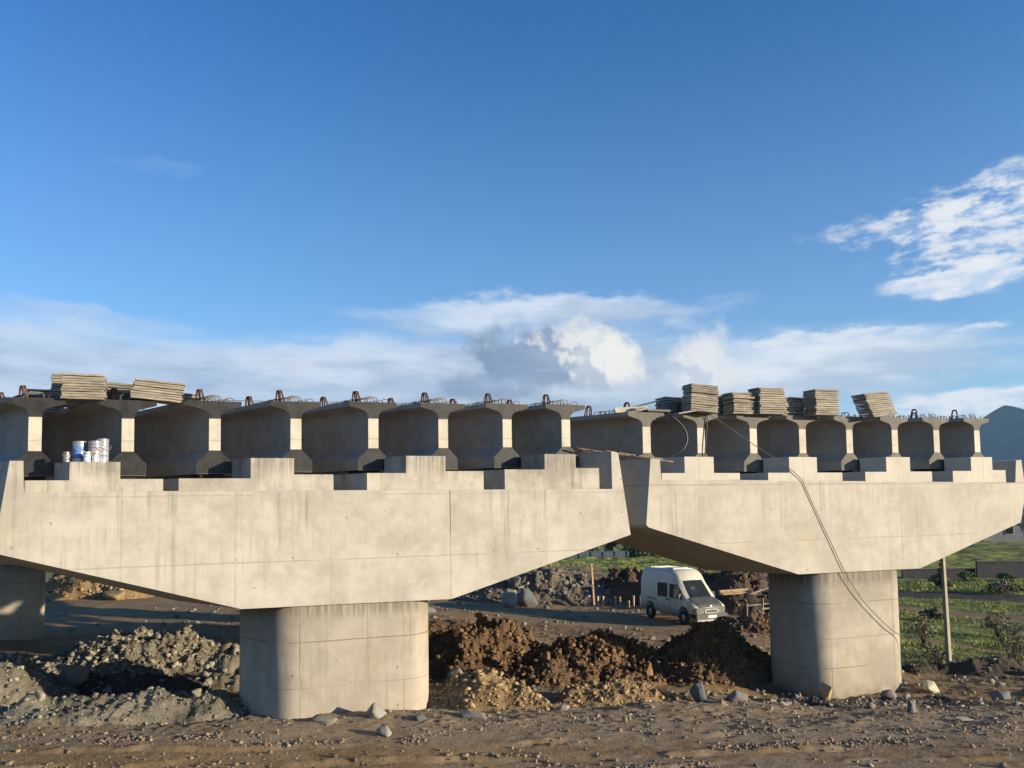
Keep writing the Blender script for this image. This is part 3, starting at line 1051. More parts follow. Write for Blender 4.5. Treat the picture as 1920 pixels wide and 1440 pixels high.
def make_girder(grade, mbody, mcoat, seed, flare=0.0):
    rr = random.Random(seed)
    root = empty("bridge_girder", (0, 0, 0), BA)
    L = SPAN - 0.4 - GW0
    bm = bmesh.new()
    add_flared(bm, girder_profile(), L, grade, flare)
    body = bm_obj("beam", bm, mbody, root)
    body.data.materials.append(M_END)
    for p in body.data.polygons:
        if len(p.vertices) > 6:
            p.material_index = 1
        elif True:
            p.use_smooth = False
    bm = bmesh.new()
    add_prism(bm, end_top_profile(), -0.004, 0.002, 0)
    bm_obj("end_coating", bm, mcoat, root)
    bm = bmesh.new()
    add_prism(bm, end_bot_profile(), -0.004, 0.002, 0)
    bm_obj("end_coating", bm, mcoat, root)
    ga = math.atan2(GL.y, GL.x) - math.pi / 2

    def on(wd, s=0.0):
        return (s + GL.x * wd, GL.y * wd, H + grade * wd - flare * min(1.0, wd / 2.6))
    for wd, me in ((0.62 + rr.uniform(-.06, .06), ME_LOOP), (1.75 + rr.uniform(-.1, .1), ME_LOOP), (L - 1.0, ME_LOOP)):
        child("lifting_loop", me, root, on(wd, rr.uniform(-.05, .05)), ga + rr.uniform(-.2, .2), (rr.uniform(-.12, .12), rr.uniform(-.12, .12)))
    for i in range(14):
        wd = 0.08 + 0.115 * i + rr.uniform(-.02, .02)
        child("stirrup", ME_STIR, root, on(wd, 0.04 + rr.uniform(-.02, .02)), ga + rr.uniform(-.12, .12), (rr.uniform(-.18, .12), 0))
    for i in range(4):
        wd = 0.10 + 0.19 * i
        child("stirrup", ME_STIR_S, root, on(wd, 0.36 + rr.uniform(-.03, .03)), ga + rr.uniform(-.3, .3), (rr.uniform(-.2, .2), 0))
    return root


POSW = ["first", "second", "third", "fourth", "fifth", "sixth", "seventh", "eighth"]
gL = make_girder(GRADE_L, M_GIRD_L, M_COAT_L, 3, 0.05)
gR = make_girder(GRADE_R, M_GIRD_R, M_COAT_R, 5)
EXTRA_L = ["at the left edge of the photo", "above the paint tins", "", "", "", "", "", "beside the gap between the decks"]
EXTRA_R = ["beside the gap between the decks", "with the black hose hanging beside it", "", "", "", "", "", "in front of the blue mountain"]
for i in range(8):
    g = gL if i == 0 else copy_tree(gL)
    g.location = bw(TL[i], GW0, ZTL[i] - H)
    tag(g, ("dark girder, %s from the left of the eight on the front pier" % POSW[i]).strip(), "bridge girder", "precast girders of the left deck")
for i in range(8):
    g = gR if i == 0 else copy_tree(gR)
    g.location = bw(TR[i], GW0, ZTR[i] - H)
    tag(g, ("grey girder, %s from the left of the eight on the right pier" % POSW[i]).strip(), "bridge girder", "precast girders of the right deck")


# ------------------------------------------------------------------ stacks of concrete planks on the decks
def plank_mesh(lx, ly, hz, seed):
    rr = random.Random(seed)
    bm = bmesh.new()
    add_box(bm, (-lx / 2, -ly / 2, 0), (lx / 2, ly / 2, hz))
    bmesh.ops.bevel(bm, geom=list(bm.edges), offset=0.010, segments=1, affect="EDGES")
    bmesh.ops.subdivide_edges(bm, edges=[e for e in bm.edges if e.calc_length() > 0.2], cuts=3)
    for v in bm.verts:
        v.co += Vector((rr.uniform(-1, 1) * 0.004, rr.uniform(-1, 1) * 0.004, rr.uniform(-1, 1) * 0.005))
    return mesh_of(bm, M_SLAB, False, "concrete_plank")


PLANKS = {}



def stack(where, t, wd, z, n, lx, ly, lean=(0.0, 0.0), rz=0.0, jit=0.018, hz=0.056, tilt=(0, 0), seed=0):
    rr = random.Random(seed)
    key = (lx, ly, hz)
    if key not in PLANKS:
        PLANKS[key] = [plank_mesh(lx, ly, hz - 0.010, 11 + k) for k in range(4)]
    base = bw(t, wd, z)
    Mr = Matrix.Rotation(BA + rz, 4, "Z")
    Mt = Matrix.Rotation(tilt[0], 4, "X") @ Matrix.Rotation(tilt[1], 4, "Y")
    for k in range(n):
        off = Vector((lean[0] * k + rr.uniform(-jit, jit), lean[1] * k + rr.uniform(-jit, jit), hz * k))
        o = bpy.data.objects.new("concrete_plank", rr.choice(PLANKS[key]))
        link(o)
        Mk = Matrix.Translation(base) @ Mr @ Mt @ Matrix.Translation(off) @ Matrix.Rotation(rr.uniform(-.03, .03) + (math.pi if rr.random() < .5 else 0), 4, "Z") @ Matrix.Rotation(rr.uniform(-.006, .006), 4, "Y")
        o.matrix_world = Mk
        j = n - 1 - k
        if j == 0:
            lab = "topmost concrete plank of %s" % where
        elif k == 0:
            lab = "bottom concrete plank of %s" % where
        else:
            lab = "%s concrete plank from the top of %s" % (ORD[j], where)
        tag(o, lab, "concrete plank", "planks stacked on the decks")


zdl = lambda wd, z=6.9: z + GRADE_L * (wd - GW0)
SL = 0.78
stack("the tallest stack on the left deck", -4.76, 1.0, 6.87, 10, .80, .50, (0.002, 0.0), 0.04, hz=.053, seed=1)
stack("the stack just behind the tallest left stack", -4.60, 1.95, 6.84, 12, .80, .50, (0.0, 0.002), -0.03, hz=.056, seed=2)
stack("the low stack left of the tallest left stack", -4.70, 3.2, 6.79, 9, .70, .50, (0, 0), 0.0, hz=.058, seed=3)
stack("the lowest stack at the far left", -4.5, 4.4, 6.74, 7, .80, .50, (0, 0), 0.05, seed=4)
stack("the middle stack on the left deck", -3.56, 2.1, 6.86, 9, .75, .50, (0.001, 0), -0.12, 0.03, tilt=(0, 0.06), seed=5)
stack("the widest stack on the left deck", -3.41, 1.05, 6.90, 8, .98, .55, (0.010, 0), 0.10, tilt=(0, 0.07), hz=.053, seed=6)
stack("the small stack right of the widest one", -2.37, 1.95, 6.9, 5, .6, .45, (0, 0), 0.02, seed=7)
stack("the shaded leftmost stack on the right deck", 10.15, 1.85, 7.0, 9, .66, .48, (0, 0), 0.0, seed=8)
stack("the tallest slanting stack on the right deck", 9.99, 0.80, 6.99, 12, .80, .55, (0.0, 0.0), -0.12, 0.035, hz=.062, tilt=(0.0, 0.08), seed=9)
stack("the sunlit stack behind the tallest right stack", 11.85, 1.75, 6.99, 10, .78, .5, (0, 0), 0.05, hz=.062, seed=10)
stack("the stepped stack left of the square right stack", 11.43, 0.95, 6.99, 10, .72, .5, (0.0, 0), 0.0, 0.045, hz=.06, seed=11)
stack("the square stack in the right deck's middle", 12.20, 0.80, 6.99, 12, .84, .52, (0.0, 0), 0.0, hz=.062, seed=12)
stack("the short ragged stack between two square stacks", 13.50, 1.25, 7.01, 9, .78, .5, (0.004, 0), 0.05, 0.045, hz=.06, seed=13)
stack("the square stack beside the leaning stack", 13.95, 0.66, 6.99, 12, .84, .52, (0, 0), 0.0, 0.015, hz=.062, seed=14)
stack("the leaning stack on the right deck", 16.02, 0.62, 7.02, 12, .92, .52, (-0.020, 0.0), 0.0, 0.018, hz=.060, tilt=(0.0, -0.11), seed=15)


# ------------------------------------------------------------------ paint tins on the left bearing block
def tin(t, wd, z, r, h, mat, label, lid=M_CHROME, rz=0.0):
    root = empty("paint_tin", bw(t, wd, z), BA + rz)
    tag(root, label, "paint tin", "paint tins on the bearing block")
    bm = bmesh.new()
    add_lathe(bm, [(r * .97, 0), (r, .006), (r, .02), (r * .985, .026), (r * .985, h * .33), (r, h * .34), (r * .985, h * .35), (r * .985, h * .66), (r, h * .67), (r * .985, h * .68), (r * .985, h - .03), (r, h - .022), (r, h - .004), (r * .97, h)], 28)
    bm_obj("can", bm, mat, root, True)
    bm = bmesh.new()
    add_lathe(bm, [(r * .90, h + .0005), (r * .90, h + .006), (r * .84, h + .008), (r * .8, h + .003)], 28)
    bm_obj("lid", bm, lid, root, True)
    bm = bmesh.new()
    add_tube(bm, [(r * math.cos(a) * 1.03, -r * 0.35 * math.sin(a) - r * .72, h * .8 - h * .28 * math.sin(a)) for a in np.linspace(0.15, math.pi - 0.15, 11)], 0.004, 5)
    bm_obj("wire_handle", bm, M_CHROME, root, True)


SILV = (0.40, 0.41, 0.44)
T_BLUE = tin_mat("tin_blue_sleeve", SILV, (0.10, 0.20, 0.48), 0.08, 0.34, None)
T_WHITE = tin_mat("tin_white_sleeve", (0.36, 0.37, 0.40), (0.25, 0.25, 0.28), 0.05, 0.40, None, (0.36, 0.30, 0.14))
T_WHITE2 = tin_mat("tin_white_tall", (0.40, 0.41, 0.45), (0.27, 0.27, 0.30), 0.06, 0.44, None, (0.40, 0.34, 0.24, 0.14))
T_SMALL = tin_mat("tin_small_gold", (0.60, 0.62, 0.66), (0.45, 0.55, 0.72), 0.02, 0.14, (0.15, 0.175, (0.45, 0.33, 0.08)))
T_GREY = tin_mat("tin_dull_grey", (0.22, 0.22, 0.22), (0.18, 0.18, 0.19), 0.05, 0.15, None, (0.17, 0.12))
tin(-5.02, 0.48, 5.552, .130, .425, T_BLUE, "large blue and silver paint tin behind the small gold rimmed tin", rz=0.4)
tin(-4.80, 0.34, 5.552, .125, .425, T_WHITE, "large white paint tin left of the tallest tin", rz=1.2)
tin(-4.62, 0.46, 5.552, .120, .480, T_WHITE2, "tallest white paint tin, at the right end of the group", rz=0.9)
tin(-5.02, 0.13, 5.552, .075, .200, T_SMALL, "small gold rimmed tin in front of the large blue tin", rz=0.2)
tin(-4.87, 0.13, 5.552, .060, .175, T_SMALL, "smallest blue tin, between the gold rimmed tin and the white tins", rz=1.5)
tin(-5.32, 0.30, 5.552, .068, .200, T_GREY, "small dull grey tin at the left corner of the block", rz=0.2)


# ------------------------------------------------------------------ steel bars across the gap, hose, cables
def bar_between(a, b, sag, r, mat, label, group=None, name="steel_bar", cat="steel bar"):
    bm = bmesh.new()
    a, b = Vector(a), Vector(b)
    n = 14
    pts = [a.lerp(b, k / n) + Vector((0, 0, -sag * math.sin(math.pi * k / n))) for k in range(n + 1)]
    o = pts[0].copy()
    add_tube(bm, [p - o for p in pts], r, 6)
    ob = bm_obj(name, bm, mat, None, True)
    ob.location = o
    tag(ob, label, cat, group)
    return ob


for k, (ta, wa, za, tb, wb, zb2, lab) in enumerate([
    (6.05, .62, 5.99, 8.55, .22, 5.62, "longest tan steel bar bridging the gap between both pier caps"),
    (6.30, .40, 5.91, 8.25, .26, 5.66, "tan steel bar lying just in front of the longest bar over the gap"),
    (6.52, .22, 5.90, 8.10, .14, 5.70, "short tan steel bar nearest the pier faces over the gap"),
    (6.35, .80, 5.92, 7.95, .52, 5.72, "short dark steel bar at the back of the bars over the gap"),
]):
    bar_between(bw(ta, wa, za), bw(tb, wb, zb2), 0.01, 0.020, M_ROD if k != 3 else M_RUST, lab, "steel bars over the gap")
for k, (t, wd, z, lab) in enumerate([(6.95, .50, 5.89, "left short cross bar under the tan bars over the gap"), (7.5, .5, 5.81, "right short cross bar under the tan bars over the gap")]):
    bar_between(bw(t - 0.15, wd - 0.45, z - .03), bw(t + 0.12, wd + 0.45, z - .03), 0.0, 0.014, M_RUST, lab, "cross bars over the gap")


def polyline_obj(name, pts, r, mat, label, cat, seg=7, smooth_n=8):
    P = [Vector(p) for p in pts]
    out = []
    for i in range(len(P) - 1):
        p0 = P[max(i - 1, 0)]
        p1, p2 = P[i], P[i + 1]
        p3 = P[min(i + 2, len(P) - 1)]
        for k in range(smooth_n):
            t = k / smooth_n
            out.append(0.5 * ((2 * p1) + (p2 - p0) * t + (2 * p0 - 5 * p1 + 4 * p2 - p3) * t * t + (3 * p1 - p0 - 3 * p2 + p3) * t ** 3))
    out.append(P[-1])
    bm = bmesh.new()
    o = out[0].copy()
    add_tube(bm, [p - o for p in out], r, seg)
    ob = bm_obj(name, bm, mat, None, True)
    ob.location = o
    return tag(ob, label, cat)


polyline_obj("black_hose", [bw(9.0, 1.5, 7.03), bw(9.0, 0.95, 7.00), bw(9.12, .84, 6.90), bw(9.45, .80, 6.60), bw(9.55, .78, 6.28), bw(9.40, .76, 6.0), bw(9.15, .8, 5.84), bw(9.0, .84, 5.76)], 0.024, M_RUBBER,
             "black hose hanging in a bow between two right deck girders", "hose")
polyline_obj("hanging_cable", [bw(10.25, 0.9, 7.0), bw(10.25, .82, 6.95), bw(10.2, .80, 6.6), bw(10.13, .80, 6.0), bw(10.10, .80, 5.55)], 0.015, M_RUBBER, "thin dark cable hanging straight down beside a pale girder web end", "cable")
polyline_obj("long_cable", [bw(10.1, 0.9, 6.99), bw(10.2, .70, 6.93), bw(11.2, .22, 6.02), bw(11.85, -.04, 5.48), bw(12.32, -.05, 5.10), bw(12.42, -.035, 4.9), bw(13.15, -.045, 3.5), bw(13.7, -.05, 2.5), bw(14.3, -.02, 1.75), bw(15.1, -.02, 1.02), bw(15.75, -.05, .55), bw(16.2, -.25, -.1), bw(16.55, -.5, tz(11.6, 23.0) + .03)], 0.0105, M_CABLE,
             "long grey cable draped from the right deck down the pier face to the ground", "cable")

polyline_obj("thin_wire", [bw(-2.2, 1.62, 7.03), bw(-0.5, 1.62, 7.04), bw(1.2, 1.62, 7.08), bw(2.9, 1.62, 7.10)], 0.008, M_CABLE, "thin dark wire strung over the left deck between lifting loops", "wire", 5, 4)

# white board, pole and dark sheets at the left end of the right deck
def simple_box(name, lo, hi, loc, rz, mat, label, cat, tilt=(0, 0), bev=0.006):
    bm = bmesh.new()
    add_box(bm, lo, hi)
    o = bm_obj(name, bm, mat, None, False, bev)
    o.location = loc
    o.rotation_euler = (tilt[0], tilt[1], rz)
    return tag(o, label, cat)


simple_box("loose_sheet", (-.50, -.02, 0), (.50, .02, .15), bw(8.35, 1.25, 7.0), BA, M_CREAM, "cream panel lying along the left end of the right deck", "panel", (-0.35, -0.07))
simple_box("dark_sheet", (-.35, -.3, 0), (.35, .3, .05), bw(8.95, 1.2, 7.0), BA, M_PLASTIC, "dark sheet lying under the shaded plank stack on the right deck", "sheet", (0, 0))
polyline_obj("white_pole", [bw(8.7, 2.0, 7.12), bw(9.75, 1.7, 7.42)], 0.022, M_WHITE, "white pole leaning up against the shaded plank stack on the right deck", "pole", 8, 2)
simple_box("loose_board", (-.75, -.09, 0), (.75, .09, .03), bw(9.75, .66, 7.02), BA + 0.2, M_TIMBER_G, "loose board leaning across the foot of the tallest right deck stack", "board", (0, -0.16))


# ------------------------------------------------------------------ rocks, heaps and gravel
def hull_rock(seed, n=16, sub=0):
    """angular stone: convex hull of random points"""
    r = np.random.default_rng(seed)
    P = r.normal(size=(n, 3))
    P /= np.linalg.norm(P, axis=1, keepdims=True)
    P *= r.uniform(0.72, 1.12, (n, 1)) * r.uniform(0.78, 1.12, 3)
    bm = bmesh.new()
    for p in P:
        bm.verts.new(p)
    g = bmesh.ops.convex_hull(bm, input=bm.verts)
    bmesh.ops.delete(bm, geom=[v for v in bm.verts if not v.link_faces], context="VERTS")
    if sub:
        bmesh.ops.subdivide_edges(bm, edges=bm.edges, cuts=sub, use_grid_fill=True)
        bmesh.ops.triangulate(bm, faces=bm.faces)
        bm.verts.ensure_lookup_table()
        for v in bm.verts:
            c = np.array(v.co)
            k = 0.20 * (fbm(c[0] * 2.1 + seed, c[1] * 2.1 + c[2] * 1.7, seed % 7, 4) - .5) + 0.03 * (r.random() - .5)
            v.co *= 1 + float(k)
    bmesh.ops.recalc_face_normals(bm, faces=bm.faces)
    bm.verts.index_update()
    V = np.array([v.co[:] for v in bm.verts])
    Fa = np.array([[v.index for v in f.verts] for f in bm.faces])
    bm.free()
    return V, Fa


PROTO = [hull_rock(100 + k, 15) for k in range(14)]
PROTO1 = [hull_rock(200 + k, 9 + k % 4) for k in range(16)]


def rand_rot(r, n):
    q = r.normal(size=(n, 4))
    q /= np.linalg.norm(q, axis=1, keepdims=True)
    a, b, c, d = q.T
    return np.stack([np.stack([1 - 2 * (c * c + d * d), 2 * (b * c - a * d), 2 * (b * d + a * c)], -1),
                     np.stack([2 * (b * c + a * d), 1 - 2 * (b * b + d * d), 2 * (c * d - a * b)], -1),
                     np.stack([2 * (b * d - a * c), 2 * (c * d + a * b), 1 - 2 * (b * b + c * c)], -1)], 1)


def scatter(name, pts, sizes, mat, parent=None, seed=1, low=True, sink=0.25):
    """many small stones merged in one mesh"""
    r = np.random.default_rng(seed)
    n = len(pts)
    PR = PROTO1 if low else PROTO
    rot = rand_rot(r, n)
    ch = r.integers(0, len(PR), n)
    P = np.asarray(pts, float).copy()
    P[:, 2] += sizes * (0.75 - 2 * sink) * 0.6
    AV, AF, off = [], [], 0
    for k, (bv, bf) in enumerate(PR):
        m = ch == k
        if not m.any():
            continue
        V = np.einsum("nij,kj->nki", rot[m], bv) * sizes[m][:, None, None] * np.array([1, 1, .75])
        V += P[m][:, None, :]
        c = m.sum()
        AF.append((bf[None] + (np.arange(c) * len(bv))[:, None, None]).reshape(-1, 3) + off)
        AV.append(V.reshape(-1, 3))
        off += c * len(bv)
    return np_mesh(name, np.concatenate(AV), np.concatenate(AF), mat, parent)


def rock(name, x, y, size, mat, label, cat="rock", seed=0, squash=(1, 1, .8), rz=0.0, sink=0.25, zbase=None, group=None):
    V, RF = hull_rock(1000 + seed, 17, 3)
    V = V * np.array(squash) * size
    c, s = math.cos(rz), math.sin(rz)
    V = V @ np.array([[c, s, 0], [-s, c, 0], [0, 0, 1]])
    V[:, 2] -= V[:, 2].min()
    o = np_mesh(name, V, RF, mat)
    o.location = (x, y, (tz(x, y) if zbase is None else zbase) - sink * size)
    tag(o, label, cat, group)
    return o


HEAPS = []


def surface(x, y):
    """height of the ground or of whatever heap lies on it"""
    z = terrain(x, y)
    for fn in HEAPS:
        z = np.maximum(z, fn(x, y))
    return z


def heap(name, label, cat, cx, cy, rx, ry, h, rot, mat, rough=0.25, seed=0, clods=None, power=1.0, res=0.055, freq=2.0, terrace=0.0):
    ca_, sa_ = math.cos(rot), math.sin(rot)

    def fn(x, y):
        x = np.asarray(x, float)
        y = np.asarray(y, float)
        u = ((x - cx) * ca_ + (y - cy) * sa_) / rx
        v = (-(x - cx) * sa_ + (y - cy) * ca_) / ry
        wob = (fbm(x * 0.9 / max(.5, min(rx, ry)) + seed, y * 0.9 / max(.5, min(rx, ry)), seed, 4) - 0.5) * 0.75
        d = np.sqrt(u * u + v * v) + wob
        p = np.clip(1 - d, 0, 1) ** power
        p = np.minimum(p * 1.25, 1 - 0.12 * np.clip(d, 0, 1))
        big = fbm(x * freq + 3 * seed, y * freq, seed + 1, 5, 0.55)
        ridg = 1 - np.abs(2 * fbm(x * freq * 2.2, y * freq * 2.2 + seed, seed + 2, 5, 0.62) - 1)
        z = base_z(x, y) + h * p * (0.72 + 0.56 * big) + rough * (ridg - 0.62 + (big - .5)) * np.clip(p * 5, 0, 1)
        z = z + rough * 0.45 * (np.abs(fbm(x * freq * 5.5, y * freq * 5.5 + seed, seed + 3, 4, 0.6) - .5) * 2 - .25) * np.clip(p * 6, 0, 1)
        z = z - 0.25 * np.clip((d - 0.92) * 4, 0, 1.5)
        return z
    R0 = max(rx, ry) * 1.45
    n = int(2 * R0 / res)
    xs = np.linspace(cx - R0, cx + R0, n)
    ys = np.linspace(cy - R0, cy + R0, n)
    X, Y = np.meshgrid(xs, ys)
    Z = fn(X, Y)
    keep = Z > terrain(X, Y) - 0.18
    ii = np.arange(n * n).reshape(n, n)
    Fq = np.stack([ii[:-1, :-1], ii[:-1, 1:], ii[1:, 1:], ii[1:, :-1]], -1).reshape(-1, 4)
    kf = keep.ravel()[Fq].all(1)
    Fq = Fq[kf]
    used = np.unique(Fq)
    mp = np.full(n * n, -1)
    mp[used] = np.arange(len(used))
    V = np.stack([X, Y, Z], -1).reshape(-1, 3)[used] - np.array([cx, cy, 0])
    o = np_mesh(name, V, mp[Fq], mat, smooth=False)
    o.location = (cx, cy, 0)
    tag(o, label, cat)
    HEAPS.append(fn)
    if clods:
        cnt, s0, s1, cm, nm = clods
        r = np.random.default_rng(seed + 50)
        px = cx + r.uniform(-1.15, 1.15, cnt * 3) * R0 / 1.45
        py = cy + r.uniform(-1.15, 1.15, cnt * 3) * R0 / 1.45
        zz = fn(px, py)
        ok = zz > terrain(px, py) - 0.02
        px, py, zz = px[ok][:cnt], py[ok][:cnt], zz[ok][:cnt]
        sz = s0 * (s1 / s0) ** (r.random(len(px)) ** 3.0)
        c = scatter(nm, np.stack([px - cx, py - cy, zz], -1), sz, cm, o, seed + 9, low=True)
        c["kind"] = "stuff"
    return o


# left of the front pier
heap("gravel_heap", "pale grey gravel heap at the left edge in front of the shadow", "gravel heap", -13.0, 20.3, 2.6, 1.5, 1.15, -0.35, M_SOIL_GREY, 0.12, 1, (2600, .015, .12, M_STONE_L, "stones"))
heap("gravel_berm", "low dark gravel berm in front of the shaded hollow, left of the front pier", "gravel berm", -8.6, 17.9, 4.4, 0.85, 0.48, 0.10, M_SOIL_GREY, 0.14, 2, (6500, .012, .10, M_STONE_G, "stones"))
heap("rubble_heap", "long sunlit rubble heap of grey stones behind the shadow at left", "rubble heap", -11.9, 25.9, 3.9, 1.45, 0.92, 0.05, M_SOIL_GREY, 0.40, 3, (8000, .016, .15, M_STONE_L, "stones"))
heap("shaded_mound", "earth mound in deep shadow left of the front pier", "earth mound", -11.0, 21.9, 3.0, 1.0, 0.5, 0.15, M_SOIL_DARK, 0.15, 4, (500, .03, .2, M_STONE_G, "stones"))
heap("stone_heap", "cluster of big pale stones catching sun beside the left face of the front column", "stone heap", -7.9, 22.9, 1.3, 0.75, 0.85, 0.1, M_SOIL_GREY, 0.15, 5, (130, .08, .27, M_STONE_L, "stones"))
heap("yellow_rubble_heap", "yellowish rubble heap with dry plants far behind at left", "rubble heap", -27.2, 52.5, 4.2, 2.2, 2.3, 0.0, M_SOIL_YELLOW, 0.35, 6, (2200, .04, .24, M_STONE_Y, "stones"), res=0.14)
# between the piers
heap("soil_mound", "brown clod covered soil mound right behind the front column's right edge", "soil mound", -1.1, 25.1, 2.9, 1.45, 1.28, 0.0, M_SOIL_BROWN, 0.42, 7, (6500, .018, .14, M_STONE_B, "clods"))
heap("soil_mound", "brown soil mound in front of the van, beside the right column", "soil mound", 5.9, 25.0, 2.5, 2.0, 1.32, 0.1, M_SOIL_BROWN, 0.40, 8, (6500, .018, .13, M_STONE_B, "clods"))
heap("soil_mound", "broken low soil mound in the middle between the two bigger brown mounds", "soil mound", 2.4, 24.9, 3.0, 1.6, 0.90, 0.0, M_SOIL_BROWN, 0.50, 9, (4500, .02, .16, M_STONE_B, "clods"))
heap("ochre_heap", "ochre earth heap at the foot of the front column's right side", "earth heap", -0.9, 18.9, 1.9, 0.95, 0.62, -0.25, M_SOIL_YELLOW, 0.22, 10, (3200, .012, .11, M_STONE_Y, "clods"))
heap("ochre_heap", "low ochre clod heap in front of the dark trench between the piers", "earth heap", 2.5, 19.4, 1.8, 0.62, 0.42, 0.15, M_SOIL_YELLOW, 0.18, 11, (2400, .012, .10, M_STONE_Y, "clods"))
heap("soil_heap", "dark brown spoil on the trench bank between the piers", "earth heap", 1.2, 22.8, 2.6, 0.9, 0.5, 0.05, M_SOIL_BROWN, 0.32, 12, (2800, .018, .13, M_STONE_B, "clods"))
heap("earth_bank", "brown flat spill of earth beyond the front column, beside the van's track", "earth bank", -4.0, 36.5, 5.5, 2.2, 0.42, 0.05, M_SOIL_BROWN, 0.12, 13, (700, .03, .16, M_STONE_B, "clods"), res=0.12)
# middle distance
heap("rock_bank", "bank of broken grey brown rock behind the van, left of the stakes", "rock bank", 1.9, 52.6, 6.2, 2.3, 1.9, -0.10, soil("bank_soil", (0.10, 0.075, 0.052), (0.19, 0.145, 0.10), (0.30, 0.28, 0.24), 0.4), 0.38, 14, (2600, .05, .30, M_STONE_G, "stones"), res=0.13)
heap("earth_bank", "dark reddish earth bank behind the stakes and the van's rear", "earth bank", 8.0, 52.5, 4.5, 2.2, 1.9, -0.05, soil("red_soil", (0.07, 0.036, 0.022), (0.135, 0.075, 0.045), (0.2, 0.16, 0.12), 0.3), 0.3, 15, (600, .06, .3, M_STONE_B, "clods"), res=0.13)
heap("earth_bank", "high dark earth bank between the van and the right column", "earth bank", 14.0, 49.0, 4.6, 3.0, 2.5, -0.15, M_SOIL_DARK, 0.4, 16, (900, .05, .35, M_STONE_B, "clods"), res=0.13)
heap("earth_bank", "brown earth spill beside the van's front bumper", "earth bank", 12.2, 40.3, 2.3, 1.6, 0.85, 0.2, M_SOIL_BROWN, 0.25, 17, (600, .04, .2, M_STONE_B, "clods"), res=0.1)
heap("dirt_mound", "low grassy dirt mound beyond the rock bank", "earth mound", 1.5, 66, 6.0, 3.0, 1.1, 0.0, M_SOIL_DARK, 0.3, 18, (400, .06, .3, M_STONE_G, "clods"), res=0.22)
heap("rubble_row", "rubble row at the foot of the right column", "rubble", 9.4, 21.5, 2.6, 0.55, 0.14, 0.30, M_SOIL_DARK, 0.10, 19, (900, .02, .12, M_STONE_G, "stones"))
heap("rubble_row", "stony ridge at the right edge where the ground drops to the grass", "rubble", 15.5, 25.2, 4.8, 0.8, 0.42, -0.12, M_SOIL_DARK, 0.14, 20, (1300, .02, .14, M_STONE_G, "stones"))

